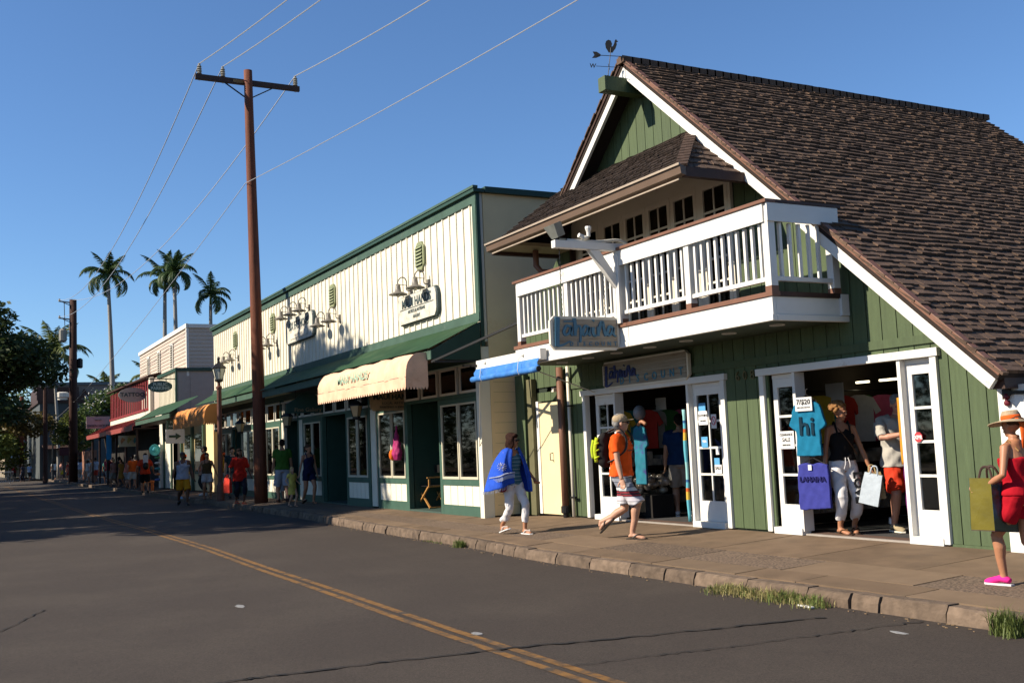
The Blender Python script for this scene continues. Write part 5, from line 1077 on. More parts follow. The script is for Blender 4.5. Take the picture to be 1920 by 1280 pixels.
        remesh(b, {'tee': 't_shirt', 'shirt': 'shirt', 'long': 'shirt', 'tank': 'tank_top', 'tube': 'tube_top'}[kind], m, t, vx*1.15, 3, .0045)
        if kind == 'tank':
            st = MB()
            for sx in (-1, 1): st.tube(crom([cx(1.27+dzz)+V(sx*.085, .118*gg, 0), cx(1.40+dzz)+V(sx*.095, .055, 0.02), cx(1.42+dzz)+V(sx*.095, 0, .012), cx(1.27+dzz)+V(sx*.085, -.118*gg, 0)], 4), .022, 6, flat=.5)
            st.obj('strap', m, t, True)
    if shoes:
        kind, m = shoes
        for (hip, kn, ank, ft, F, Rf, FT) in legs:
            b = MB()
            if kind == 'shoe':
                b.tube([F(0, -.065, -.04), F(0, -.035, -.028), F(0, .03, -.02), F(0, .10, -.042), F(0, .165, -.056), F(0, .205, -.064)], [.034, .046, .050, .050, .045, .026], 12, flat=.75, side=tuple(F(1, 0, 0)-ank)); o = remesh(b, 'shoe', m[0], t, vx, 2)
            so = MB(); ol = [(-.03, -.085), (.03, -.085), (.040, 0), (.048, .11), (.040, .19), (.0, .22), (-.040, .19), (-.048, .11), (-.040, 0)]
            zb = -.085-.0; th_ = .018 if kind != 'flip' else .014
            so.prism([F(a, c, zb) for a, c in ol], tuple((V(*(Rf @ Vector((0, 0, 1)))))*th_)); so.obj('sole', m[-1], t)
            if kind in ('flip', 'sandal'):
                for sx in (-1, 1): MB().tube(crom([F(sx*.045, .02, -.06), F(sx*.035, .08, -.018), F(0, .135, -.035), F(0, .14, -.065)], 4), .008 if kind == 'flip' else .014, 6).obj('strap', m[0], t)
    if hair:
        kind, m = hair; b = MB()
        def he(x, y, z, a, c, d): b.ell(hp(x, y, z), a, c, d, 12, 8, Rh)
        if kind == 'short': he(0, -.022, .045, .081, .096, .085); he(0, -.055, -.0, .072, .06, .07)
        if kind == 'bob': he(0, -.022, .048, .093, .105, .092); he(0, .055, .085, .07, .05, .035); he(-.075, .02, -.02, .028, .05, .09); he(.075, .02, -.02, .028, .05, .09); he(0, -.06, -.04, .088, .065, .12); he(-.07, -.01, -.05, .03, .055, .10); he(.07, -.01, -.05, .03, .055, .10)
        if kind == 'long': he(0, -.022, .045, .085, .1, .085); he(0, -.065, -.09, .085, .05, .19); he(-.065, -.03, -.08, .032, .05, .15); he(.065, -.03, -.08, .032, .05, .15)
        if kind == 'tied': he(0, -.022, .042, .081, .096, .082); he(0, -.12, .03, .035, .04, .04); he(0, -.135, -.05, .025, .025, .08)
        if kind == 'curly':
            r_ = random.Random(3); he(0, -.03, .05, .082, .092, .08)
            for i in range(120):
                a = r_.uniform(0, 6.28); z = r_.uniform(-.35, 1); q = math.sqrt(max(0, 1-z*z)); x, y = q*math.cos(a)*.092, q*math.sin(a)*.105-.03
                if y > .045 and z < .45: continue
                he(x, y, .035+z*.10, .022, .022, .02)
        remesh(b, 'hair', m, t, max(vx, .008), 1, .0055)
    if hat:
        kind, m = hat; b = MB()
        if kind == 'cap':
            b.ell(hp(0, -.012, .055), .088, .106, .078, 14, 9, Rh); remesh(b, 'cap', m, t, vx, 2)
            MB().prism([hp(a, c, .045-abs(a)*.12) for a, c in ((-.07, .075), (.07, .075), (.062, .15), (0, .185), (-.062, .15))], tuple(V(*(Rh @ Vector((0, .0, .008)))))).obj('cap_peak', m, t)
        if kind == 'brim':
            b.rings([[hp(q*math.cos(a), q*math.sin(a)*1.05-.01, z+zz*math.cos(2*a)) for a in np.linspace(0, 6.283, 24, endpoint=False)] for q, z, zz in ((.085, .045, 0), (.21, .02, .012), (.215, .028, .012), (.088, .06, 0), (.086, .11, 0), (.07, .145, 0), (.02, .15, 0))]); b.obj('hat', m, t, True)
    t['_hc'] = list(hp(0, 0, 0)); t['_arms'] = [list(a[2]) for a in arms]; t['_sh'] = [list(a[0]) for a in arms]
    return t, hp, arms, legs, cx
# ---- woman in the blue shawl
STR = bands('teal_striped_knit', [(0, (.05, .15, .22)), (.42, (.05, .15, .22)), (.5, (.35, .5, .55)), (.62, (.05, .15, .22))], .062)
RX = -math.pi/2
wh = cloth('white_cotton', (.74, .71, .70), .04)
p, hp, arms, legs, cx = person('person in a fringed blue shawl, striped top and white trousers by the cream pier', (-15.25, 8.05, -.078), RX+.15, 1.62, 'tan', .92, True, feet=((-.07, .22, 0, .05), (.08, -.22, .03, .0, -.25)), hands=((-.36, .12, .92), (.30, .05, .86)), top=('tank', STR, .84, 0), bottom=('pants', wh, .13, .98), hair=('bob', HR['auburn']), shoes=('sandal', (cloth('pale_strap', (.6, .5, .45)), wh)), lean=.04, face=.5, nod=.05)
BL = cloth('royal_blue', (.025, .09, .52), .15)
def drape(t, sideX, pts, m, name='shawl'):
    """cloth sheet: rows of points from the shoulder to the hem"""
    k = len(pts[0]); f = MB(); rows = [crom(r_, 5) for r_ in pts]; n = len(rows[0]); rows = [[p_+V(.012*math.sin(j*2.1+i), .03*math.sin(j*1.75+i*.35), .006*math.sin(j*1.3))*(.25+.75*i/len(rows)) for j, p_ in enumerate(r_)] for i, r_ in enumerate(rows)]
    q = [p for r_ in rows for p in r_]; f.add(q, [(i*n+j, i*n+j+1, (i+1)*n+j+1, (i+1)*n+j) for i in range(len(rows)-1) for j in range(n-1)])
    o = f.obj(name, m, t, True); md = o.modifiers.new('sub', 'SUBSURF'); md.levels = md.render_levels = 2; so = o.modifiers.new('thick', 'SOLIDIFY'); so.thickness = .012; return o
drape(p, 1, [[(.05, .12, 1.42), (.12, .05, 1.455), (.13, -.08, 1.43), (.0, -.14, 1.44)], [(.12, .17, 1.27), (.27, .10, 1.28), (.27, -.14, 1.26), (0, -.20, 1.27)], [(.15, .20, 1.08), (.33, .13, 1.06), (.35, -.20, 1.04), (.05, -.27, 1.08)], [(.13, .20, .94), (.38, .12, .88), (.40, -.24, .85), (.08, -.34, .92)], [(.11, .20, .86), (.40, .12, .77), (.43, -.26, .73), (.09, -.38, .80)]], BL)
drape(p, -1, [[(-.05, .12, 1.42), (-.12, .05, 1.455), (-.13, -.08, 1.43), (0, -.14, 1.44)], [(-.10, .16, 1.25), (-.20, .08, 1.27), (-.20, -.10, 1.26), (0, -.19, 1.26)], [(-.13, .18, 1.05), (-.24, .15, 1.04), (-.25, -.06, 1.05), (-.08, -.18, 1.05)], [(-.15, .20, .88), (-.26, .19, .86), (-.27, .03, .86), (-.13, -.04, .88)], [(-.16, .20, .72), (-.25, .20, .70), (-.24, .08, .70), (-.16, .08, .72)]], BL)
wl = MB()
for i in range(12):
    a = i*math.pi/6; c = V(.325, .125, 1.14); u, w = V(.8, -.15, -.15), V(.35, .05, .9); u /= np.linalg.norm(u); w /= np.linalg.norm(w); wl.bar(c+u*.02*math.cos(a)+w*.02*math.sin(a)+V(0, .035, 0), c+u*.08*math.cos(a)+w*.08*math.sin(a)+V(0, .035, 0), .016, .008)
wl.obj('sun_print', wh, p)
fr_ = MB(); ed = crom([(.11, .205, .86), (.405, .125, .77), (.435, -.26, .73), (.09, -.39, .80)], 12)
for q in ed[::1]: fr_.tube([q, q+V(rnd.uniform(-.01, .01), rnd.uniform(-.01, .01), -.05)], .004, 4)
ed = crom([(.13, .225, .985), (.28, .195, .965), (.37, .155, .93), (.40, -.1, .90)], 10)
for q in ed: fr_.tube([q+V(0, .014, -.03), q+V(0, .012, .03)], .006, 4); fr_.tube([q+V(-.01, .012, .055), q+V(.014, .012, .06)], .012, 4)
tag(fr_.obj('fringe', cloth('pale_fringe', (.45, .5, .65)), p), kind='stuff')
MB().ell((.27, .06, .80), .09, .10, .09).obj('purse', cloth('dark_red', (.16, .01, .02)), p, True)
def glasses(p, hp, m=BLACK):
    g_ = MB()
    for sx in (-1, 1): g_.ell(hp(sx*.034, .098, .008), .030, .012, .022, 10, 6); g_.tube([hp(sx*.06, .09, .012), hp(sx*.08, .0, .012)], .005, 5)
    g_.tube([hp(-.03, .104, .012), hp(.03, .104, .012)], .005, 5); g_.obj('sunglasses', m, p)
glasses(p, hp)
# ---- man in orange with backpack
BOARD = bands('striped_board_shorts', [(0, (.62, .6, .62)), (.085, (.03, .03, .05)), (.10, (.62, .58, .62)), (.23, (.03, .03, .05)), (.25, (.30, .03, .04)), (.29, (.03, .03, .04)), (.33, (.30, .03, .04)), (.37, (.05, .04, .05)), (.40, (.58, .6, .62)), (.50, (.10, .11, .14)), (.52, (.25, .27, .32)), (.64, (.05, .06, .1)), (.66, (.30, .32, .37)), (.76, (.04, .04, .07)), (.78, (.6, .6, .62)), (.9, (.04, .04, .06))], .46)
BOARD.node_tree.nodes['Math'].inputs[1].default_value = .46
ORN = cloth('bright_orange', (.80, .10, .012))
p, hp, arms, legs, cx = person('person in an orange t-shirt and striped board shorts with a black and lime backpack', (-12.85, 8.57, -.06), RX+.62, 1.83, 'fair', 1.08, False, feet=((-.07, -.34, .10, 0, -.75), (.09, .17, 0, .1)), hands=((-.28, -.0, .80), (.26, .10, .80)), top=('tee', ORN, .88, .62), bottom=('shorts', BOARD, .46, 1.12), hair=('short', HR['grey']), hat=('cap', cloth('tan_cap', (.40, .31, .20))), shoes=('flip', (BLACK, BLACK)), lean=.02, face=.55)
glasses(p, hp)
bp = MB(); bp.torso([((0, -.20, .96), .12, .06), ((0, -.24, 1.02), .15, .10), ((0, -.25, 1.18), .155, .11), ((0, -.23, 1.34), .14, .09), ((0, -.19, 1.42), .09, .05)]); remesh(bp, 'backpack', cloth('black_pack', (.02, .018, .018)), p, .012, 3, .003)
lm = cloth('lime_panel', (.50, .60, .03)); yb = MB()
yb.tube(crom([(.15, -.27, 1.36), (.168, -.30, 1.2), (.15, -.29, 1.03)], 4), .026, 8, flat=.5); yb.tube(crom([(.135, -.33, 1.33), (.14, -.355, 1.2), (.12, -.35, 1.08)], 4), .02, 8, flat=.5)
for z in (1.08, 1.17, 1.26): yb.tube([(.165, -.24, z+.03), (.168, -.31, z)], .012, 6)
yb.obj('pack_panel', lm, p, True)
for sx in (-1, 1): MB().tube(crom([(sx*.10, -.17, 1.42), (sx*.115, .02, 1.475), (sx*.12, .13, 1.36), (sx*.135, .135, 1.2), (sx*.17, .02, 1.08), (sx*.16, -.12, 1.02)], 5), .026, 8, flat=.5).obj('pack_strap', BLACK, p, True)
text('*', .10, (.0, .155, 1.30), (-1, 0, 0), (0, 0, 1), INK, p, .003, .004); boxo('shirt_print', INK, p, -.10, .12, .150, .156, 1.165, 1.178)
MB().tube([(-.30, .02, .83), (-.26, .0, .83)], .03, 8).obj('wrist_band', BLACK, p)
# ---- couple in the right doorway
BTK = cloth('black_tank', (.012, .011, .011))
p, hp, arms, legs, cx = person('person with curly hair in a black tank top and white trousers in the doorway', (-10.24, 10.30, .02), RX-.38, 1.70, 'tan', .98, True, feet=((-.12, -.02, 0, .3), (.12, .09, 0, -.25)), hands=((-.34, .12, .76), (.27, .04, .80)), top=('tank', BTK, .95, 0), bottom=('pants', wh, .13, 1.12), hair=('curly', HR['curly']), shoes=('flip', (cloth('brown_strap', (.12, .06, .03)), cloth('brown_sole', (.1, .06, .04)))), face=.7, nod=.2)
text('LOVE', .15, (-.105, .19, .60), (-0.02, 0.02, -1), (-1, 0.0, .02), INK, p, .004, .008, sx=1.1)
MB().tube(crom([(.09, .02, 1.42), (.03, .125, 1.30), (-.08, .145, 1.13), (-.16, .10, 1.02)], 5), .007, 5).obj('bag_strap', cloth('brown_strap', (.12, .06, .03)), p)
for a in (-.015, .02): MB().tube(crom([(a, .145, .985), (a*1.8, .17, .90), (a*2.2+.01, .16, .84)], 4), .006, 5).obj('drawstring', wh, p)
def bag(label, c, rot, w, h, d, m, handles=True, cat='bag', name='shopping_bag'):
    t = thing(name, c, label, cat); t.rotation_euler = rot; ORG[t.name] = (0, 0, 0)
    b = MB(); R = [[(sx*w/2*k, sy*d/2*k2, -z) for sx, sy in ((-1, -1), (1, -1), (1, 1), (-1, 1))] for z, k, k2 in ((0, .92, .5), (h*.4, 1, .9), (h, 1.02, 1))]
    b.rings(R); b.obj('pouch', m, t)
    if handles:
        for sy in (-1, 1): MB().tube(crom([(-w*.2, sy*d*.25, -.01), (-w*.12, sy*d*.1, .09), (w*.12, sy*d*.1, .09), (w*.2, sy*d*.25, -.01)], 4), .008, 5).obj('handle', m, t)
    return t
bag('white plastic shopping bag hanging from the hand of the doorway woman', (-9.80, 10.38, .79), (.1, .25, .5), .24, .40, .07, cloth('pale_plastic', (.55, .62, .68))); bag('tan paper shopping bag held behind the white plastic bag', (-9.88, 10.44, .80), (0, -.1, .9), .22, .34, .06, cloth('tan_paper', (.45, .33, .17)))
p, hp, arms, legs, cx = person('person with grey hair in a pale grey shirt and red shorts eating in the doorway', (-9.88, 10.95, .02), RX-.45, 1.78, 'pink', 1.22, False, feet=((-.13, .0, 0, .2), (.13, .03, 0, -.2)), hands=((-.05, .33, 1.12, (-1, -.3, -.6), (.6, .5, .5)), (.08, .34, 1.20, (1, -.3, -.6), (-.6, .5, .5))), top=('shirt', cloth('stone_shirt', (.44, .41, .36)), .80, .95), bottom=('shorts', cloth('tomato_red', (.62, .05, .02)), .50, 1.15), hair=('short', HR['grey']), shoes=('shoe', (cloth('tan_suede', (.36, .29, .18)), OFFW)), face=-.15, nod=.45, hunch=.03)
MB().lathe((.02, .42, 1.15), [(.03, -.06), (.035, .05), (.045, .07), (.03, .12)], 10).obj('snack_cup', PAPER, p)
for sx in (-1, 1): MB().tube([(sx*.13, -.03, .10), (sx*.13, -.02, .17)], .05, 10).obj('sock', wh, p)
# ---- woman with the straw hat at the right edge
REDD = cloth('crimson_romper', (.42, .008, .018))
p, hp, arms, legs, cx = person('person in a straw sun hat and crimson romper at the right edge', (-6.2, 8.31, -.07), math.pi/2+.1, 1.52, 'tan', 1.06, True, feet=((-.05, .22, 0, .0), (.10, -.22, .04, 0, -.4)), hands=((-.26, .20, .98, (-.4, -1, -.3), (0, .8, -.2)), (.24, .22, .95)), top=('tube', REDD, .90, 0), bottom=('shorts', REDD, .66, 1.2), hair=('tied', HR['brown']), hat=('brim', mat('straw_hat', (.40, .30, .19), .8, .15, 40, .4, 90)), shoes=('shoe', (cloth('hot_pink', (.80, .03, .26)), wh)), face=-.1, nod=.1)
OSC = cloth('orange_scarf', (.78, .12, .02)); sc_ = MB(); sc_.rings([[hp(q*math.cos(a), q*math.sin(a)-.01, z) for a in np.linspace(0, 6.283, 20, endpoint=False)] for q, z in ((.092, .052), (.097, .07), (.092, .10))]); sc_.obj('hat_scarf', OSC, p, True)
for k in range(3): MB().tube([hp(.02*k-.03, -.10, .06), hp(.03*k-.04, -.16, .0), hp(.05*k-.06, -.17, -.12), hp(.06*k-.07, -.15, -.24+.03*k)], [.03, .04, .045, .02], 8, flat=.35).obj('scarf_tail', OSC if k != 1 else wh, p, True)
MB().tube([(-.10, -.10, 1.32), (-.11, 0, 1.43), (-.10, .10, 1.31)], .008, 5).obj('strap', cloth('tan_strap', (.35, .2, .08)), p)
t = thing('tote_bag', (-6.36, 8.15, .40), 'big shiny olive and dark picture tote bag carried by the straw-hat walker', 'bag'); t.rotation_euler = (0, 0, .25); t.scale = (.80, .85, 1.03); ORG[t.name] = (0, 0, 0); OLV = mat('olive_vinyl', (.15, .125, .02), .25, .2, 6, .5, 8); DPR = mat('dark_photo_print', (.03, .045, .03), .3, .8, 7, dirt=(.02, .09, .14), dscale=5, dthr=.5)
def tq(m, name, *v): MB().prism(v, tuple(np.cross(V(*v[1])-V(*v[0]), V(*v[2])-V(*v[0]))*(-.006/np.linalg.norm(np.cross(V(*v[1])-V(*v[0]), V(*v[2])-V(*v[0])))))).obj(name, m, t)
a_, b_, c_, d_ = (-.17, -.13), (.17, -.13), (.19, .14), (-.17, .14)
tq(OLV, 'end_panel', (-.19, -.13, .03), (.08, -.15, .03), (.08, -.15, .47), (-.17, -.12, .47)); tq(DPR, 'side_panel', (.082, -.15, .03), (.20, .16, .0), (.20, .16, .40), (.082, -.15, .47)); tq(DPR, 'side_panel', (-.19, -.13, .03), (-.05, .2, 0), (-.05, .2, .42), (-.17, -.12, .47)); tq(BRDK, 'base_panel', (-.19, -.13, .028), (.08, -.15, .028), (.20, .16, .0), (-.05, .2, .0)); tq(DPR, 'end_panel', (.20, .16, 0), (-.05, .2, 0), (-.05, .2, .42), (.20, .16, .40))
for y_ in (-.1, .12): MB().tube(crom([(-.08, y_, .44), (-.05, y_*.6, .55), (.03, y_*.6, .55), (.08, y_, .44)], 4), .012, 6).obj('handle', BRDK, t)
# ---- shopper inside the left doorway
person('person in a dark blue shirt and pale shorts browsing inside the left doorway', (-14.85, 11.15, .01), .9, 1.75, 'fair', 1.25, top=('tee', cloth('deep_blue', (.012, .04, .12)), .86, .6), bottom=('shorts', cloth('stone_shorts', (.32, .29, .26)), .5, 1.15), hair=('short', HR['dark']), shoes=('shoe', (wh, wh)), vox=.014)
# ---- middle group by the tall pole
mv = .013
person('person in a green t-shirt and pale shorts seen from behind beside the tall pole', (-31.2, 8.72, -.05), math.pi/2-.1, 1.86, 'tan', 1.05, feet=((-.1, .12, 0), (.1, -.15, .02)), top=('tee', cloth('grass_green', (.05, .13, .02)), .88, .6), bottom=('shorts', cloth('pale_blue_shorts', (.33, .35, .42)), .45, 1.15), hair=('short', HR['dark']), shoes=('shoe', (BRDK, BRDK)), vox=mv)
person('person in a navy playsuit with bare legs walking beside the small girl', (-29.0, 8.85, -.045), RX+.1, 1.66, 'tan', .95, True, feet=((-.08, .15, 0), (.1, -.18, .03, 0, -.4)), hands=((-.22, .1, .80), (.32, .08, .85)), top=('tank', cloth('navy_playsuit', (.012, .015, .05)), .86, 0), bottom=('shorts', MATS['cloth_navy_playsuit'], .66, 1.15), hair=('tied', HR['brown']), shoes=('flip', (BLACK, BLACK)), face=.6, vox=mv)
person('small person with long blond hair in a yellow dress beside the navy playsuit', (-28.4, 8.2, -.07), RX+.4, 1.08, 'fair', 1.0, True, feet=((-.08, .1, 0), (.08, -.12, .02)), hands=((-.22, .2, 1.0), (.25, .05, .95)), top=('tee', cloth('lemon_dress', (.58, .46, .10)), .86, .5), bottom=('skirt', MATS['cloth_lemon_dress'], .52, 1.15), hair=('long', HR['blond']), shoes=('flip', (BLACK, BLACK)), vox=mv)
person('small person in a pale blue outfit half hidden behind the tall pole', (-31.9, 8.86, -.045), math.pi/2, 1.18, 'tan', 1.0, True, top=('tee', cloth('pale_blue_top', (.33, .38, .45)), .86, .6), bottom=('shorts', MATS['cloth_pale_blue_top'], .45, 1.1), hair=('long', HR['brown']), shoes=('flip', (BLACK, BLACK)), vox=mv)
RT = cloth('scarlet_tunic', (.50, .022, .012))
person('person with long black hair in a loose scarlet tunic carrying a red bag', (-32.75, 7.82, -.085), RX+.1, 1.68, 'deep', 1.12, True, feet=((-.07, .15, 0), (.08, -.12, .02)), hands=((-.36, .02, .80), (.34, .08, .9)), top=('tee', RT, .70, .95), bottom=('pants', cloth('dark_leggings', (.02, .02, .03)), .30, 1.05), hair=('long', HR['dark']), shoes=('flip', (RT, RT)), vox=mv)
bag('bright red shopping bag beside the scarlet tunic', (-32.75, 7.45, .72), (0, 0, .3), .34, .45, .1, cloth('red_plastic', (.6, .05, .03)))
person('person in a charcoal t-shirt and grey shorts walking beside the scarlet tunic', (-36.4, 8.45, -.06), RX, 1.74, 'fair', 1.0, feet=((-.1, .12, 0), (.1, -.1, .02)), hands=((-.3, .02, .8), (.28, .05, .8)), top=('tee', cloth('charcoal_tee', (.03, .05, .055)), .86, .6), bottom=('shorts', cloth('grey_shorts', (.12, .13, .13)), .48, 1.15), hair=('short', HR['dark']), shoes=('shoe', (BLACK, BLACK)), vox=mv)
person('person in white shorts and an olive top just left of the street lamp', (-38.1, 7.95, -.08), RX-.1, 1.62, 'tan', 1.05, True, feet=((-.12, 0, 0), (.12, .02, 0)), hands=((-.36, .05, .85), (.3, .12, .95)), top=('tank', cloth('olive_top', (.10, .06, .025)), .93, 0), bottom=('shorts', cloth('white_shorts', (.50, .47, .46)), .60, 1.25), hair=('tied', HR['dark']), shoes=('flip', (BLACK, BLACK)), vox=mv)
person('person in an orange t-shirt and cap standing behind the white shorts', (-41.4, 8.55, -.055), 2.65, 1.86, 'fair', 1.05, top=('tee', cloth('hot_orange', (.85, .085, .01)), .86, .65), bottom=('pants', cloth('dark_trousers', (.035, .04, .04)), .12, 1.05), hair=('short', HR['dark']), hat=('cap', BLACK), shoes=('shoe', (wh, wh)), vox=mv)
person('person in a pale grey tank top and mustard shorts stepping off the kerb', (-37.2, 6.95, -.21), RX, 1.80, 'deep', 1.15, feet=((-.1, .18, 0), (.1, -.2, .03, 0, -.4)), hands=((-.34, .08, .82), (.36, .1, .8)), top=('tank', cloth('pale_grey_tank', (.30, .33, .42)), .84, 0), bottom=('shorts', cloth('mustard_shorts', (.45, .20, .012)), .48, 1.2), hair=('short', HR['dark']), hat=('cap', BLACK), shoes=('shoe', (BLACK, BLACK)), vox=mv)
person('person in a red t-shirt and dark trousers left of the grey tank top', (-40.2, 7.55, -.095), RX+.1, 1.66, 'deep', 1.0, feet=((-.1, .1, 0), (.1, -.1, 0)), top=('tee', cloth('red_tee', (.65, .05, .02)), .86, .65), bottom=('pants', cloth('dark_trousers', (.035, .04, .04)), .12, 1.05), hair=('short', HR['dark']), shoes=('shoe', (cloth('pale_blue_shoe', (.3, .45, .65)), wh)), vox=mv)
person('person with an orange cap peeking between the grey tank top and the orange shirt', (-44.5, 8.4, -.06), math.pi/2, 1.6, 'tan', 1.0, top=('tee', cloth('yellow_tee', (.55, .38, .05)), .86, .65), bottom=('shorts', cloth('dark_trousers', (.035, .04, .04)), .5, 1.1), hat=('cap', cloth('orange_cap', (.8, .12, .02))), hair=('short', HR['dark']), vox=.018)
person('person in a red shirt with white towel and backpack walking by the hat rack', (-49.7, 7.65, -.09), math.pi/2, 1.78, 'tan', 1.1, feet=((-.08, .18, 0), (.08, -.2, .03, 0, -.5)), hands=((-.35, .15, .95), (.36, .12, .9)), top=('tee', cloth('red_orange_tee', (.62, .055, .02)), .82, .8), bottom=('shorts', cloth('black_shorts', (.015, .015, .015)), .48, 1.15), hair=('short', HR['dark']), shoes=('shoe', (BLACK, BLACK)), vox=.018)
p = [o for o in bpy.data.objects if o.get('label', '').startswith('person in a red shirt with white towel')][0]
boxo('towel', wh, p, -.10, .10, -.17, -.13, 1.28, 1.62); MB().ell((0, -.20, 1.15), .13, .09, .16).obj('backpack', BLACK, p, True)
fv = .026
far = [('person in a white top and pale trousers with a straw hat beyond the red awning', -81, 8.55, 1.68, cloth('far_white', (.6, .58, .55)), 'pants', cloth('far_stone', (.36, .34, .3)), 'tan', 'brown', True),
 ('person in a grey shirt and red shorts beside the straw-hatted walker', -80.4, 9.0, 1.76, cloth('far_grey', (.33, .33, .37)), 'shorts', cloth('far_red', (.4, .05, .03)), 'deep', 'dark', False),
 ('person in a coral shirt bending beside the low orange stool', -60.5, 8.35, 1.62, cloth('far_coral', (.62, .16, .10)), 'shorts', cloth('far_pale', (.4, .4, .42)), 'tan', 'brown', False),
 ('person in a mustard dress walking under the red awning roof', -63.6, 8.5, 1.56, cloth('far_mustard', (.35, .22, .05)), 'skirt', cloth('far_mustard', (.3, .2, .05)), 'tan', 'dark', False),
 ('person in black in the shade under the blue banner', -67.5, 8.9, 1.7, cloth('far_black', (.03, .03, .03)), 'pants', cloth('far_dark', (.05, .05, .06)), 'tan', 'dark', False),
 ('person in a maroon shirt standing deep in the shade left of the blue banner', -72, 9.1, 1.7, cloth('far_maroon', (.14, .03, .04)), 'pants', cloth('far_dark', (.05, .05, .06)), 'deep', 'dark', False),
 ('person in teal under the far end of the red awning roof', -76, 9.2, 1.6, cloth('far_teal', (.07, .22, .2)), 'shorts', cloth('far_dark', (.05, .05, .06)), 'tan', 'brown', False),
 ('person in a yellow skirt and pink top near the dark grey shop', -104, 8.75, 1.68, cloth('far_pink', (.5, .25, .2)), 'skirt', cloth('far_yellow', (.6, .4, .03)), 'pink', 'brown', False),
 ('person in dark green between the yellow skirt and the blue-grey shirt', -100, 9.05, 1.7, cloth('far_dkgreen', (.03, .07, .06)), 'pants', cloth('far_dark', (.05, .05, .06)), 'tan', 'dark', False),
 ('person in a blue-grey shirt and pale trousers by the far utility pole', -99, 9.55, 1.8, cloth('far_bluegrey', (.22, .25, .32)), 'pants', cloth('far_stone', (.36, .34, .3)), 'tan', 'dark', False),
 ('person in dark clothes stepping across the road at the far left', -117, 6.3, 1.8, cloth('far_navy', (.03, .035, .06)), 'pants', cloth('far_navy', (.03, .035, .06)), 'deep', 'dark', False),
 ('person in light blue with black shorts at the dark shop corner', -122, 7.2, 1.8, cloth('far_ltblue', (.3, .38, .5)), 'shorts', cloth('far_black', (.03, .03, .03)), 'tan', 'dark', False),
 ('person in white at the far end behind the barrier', -128, 5.6, 1.75, cloth('far_white', (.6, .58, .55)), 'pants', cloth('far_stone', (.36, .34, .3)), 'tan', 'grey', False),
 ('person in red beside the white-clad figure behind the barrier', -132, 6.2, 1.7, cloth('far_red2', (.5, .05, .06)), 'pants', cloth('far_dark', (.05, .05, .06)), 'tan', 'dark', False),
 ('person in pale blue near the far red-roofed shop', -134, 7.3, 1.75, cloth('far_paleblue', (.35, .4, .45)), 'shorts', cloth('far_stone', (.36, .34, .3)), 'tan', 'brown', False),
 ('person in a bright orange shirt and white shorts near the maroon building end', -57.2, 8.2, 1.74, cloth('far_orange', (.7, .12, .02)), 'shorts', cloth('far_white', (.6, .58, .55)), 'tan', 'dark', False),
 ('person in a white shirt and blue shorts under the painted shop sign', -62.0, 9.0, 1.72, cloth('far_white', (.6, .58, .55)), 'shorts', cloth('far_navy', (.03, .035, .06)), 'pink', 'grey', False),
 ('person in a pink top right of the blue banner', -65.2, 8.3, 1.6, cloth('far_pink', (.5, .25, .2)), 'shorts', cloth('far_stone', (.36, .34, .3)), 'tan', 'blond', False),
 ('person in a crimson shirt just left of the blue banner', -69.5, 8.5, 1.76, cloth('far_red2', (.5, .05, .06)), 'shorts', cloth('far_pale', (.4, .4, .42)), 'tan', 'dark', False),
 ('person in white clothes by the last post of the red awning', -77.5, 8.45, 1.7, cloth('far_white', (.6, .58, .55)), 'shorts', cloth('far_white', (.6, .58, .55)), 'tan', 'brown', False),
 ('person in a sky blue shirt beyond the far utility pole', -93.5, 9.3, 1.75, cloth('far_ltblue', (.3, .38, .5)), 'pants', cloth('far_stone', (.36, .34, .3)), 'tan', 'dark', False),
 ('person in a red dress close to the bright green bush', -96, 8.6, 1.66, cloth('far_red', (.4, .05, .03)), 'skirt', cloth('far_red', (.4, .05, .03)), 'tan', 'dark', False),
 ('person in white and dark trousers in front of the dark grey shop doorway', -110, 8.6, 1.75, cloth('far_white', (.6, .58, .55)), 'pants', cloth('far_dark', (.05, .05, .06)), 'tan', 'dark', False)]
for i, (lb_, x, y, hh, tm, bk, bmt, sk_, hr_, ht) in enumerate(far):
    z = zs(y) if y > yc(x) else RZ
    bend = .55 if 'bending' in lb_ else .03
    person(lb_, (x, y, z), math.pi/2+(i*1.7) % 3-1.2, hh, sk_, 1.08, i % 2 == 0, feet=((-.09, .14, 0), (.09, -.14, .01)), top=('tee', tm, .86, .6), bottom=(bk, bmt, {'pants': .12, 'shorts': .5, 'skirt': .5}[bk], 1.1), hair=('short' if i % 2 else 'bob', HR[hr_]), hat=('brim', MATS['straw_hat']) if ht else None, vox=fv, lean=bend)
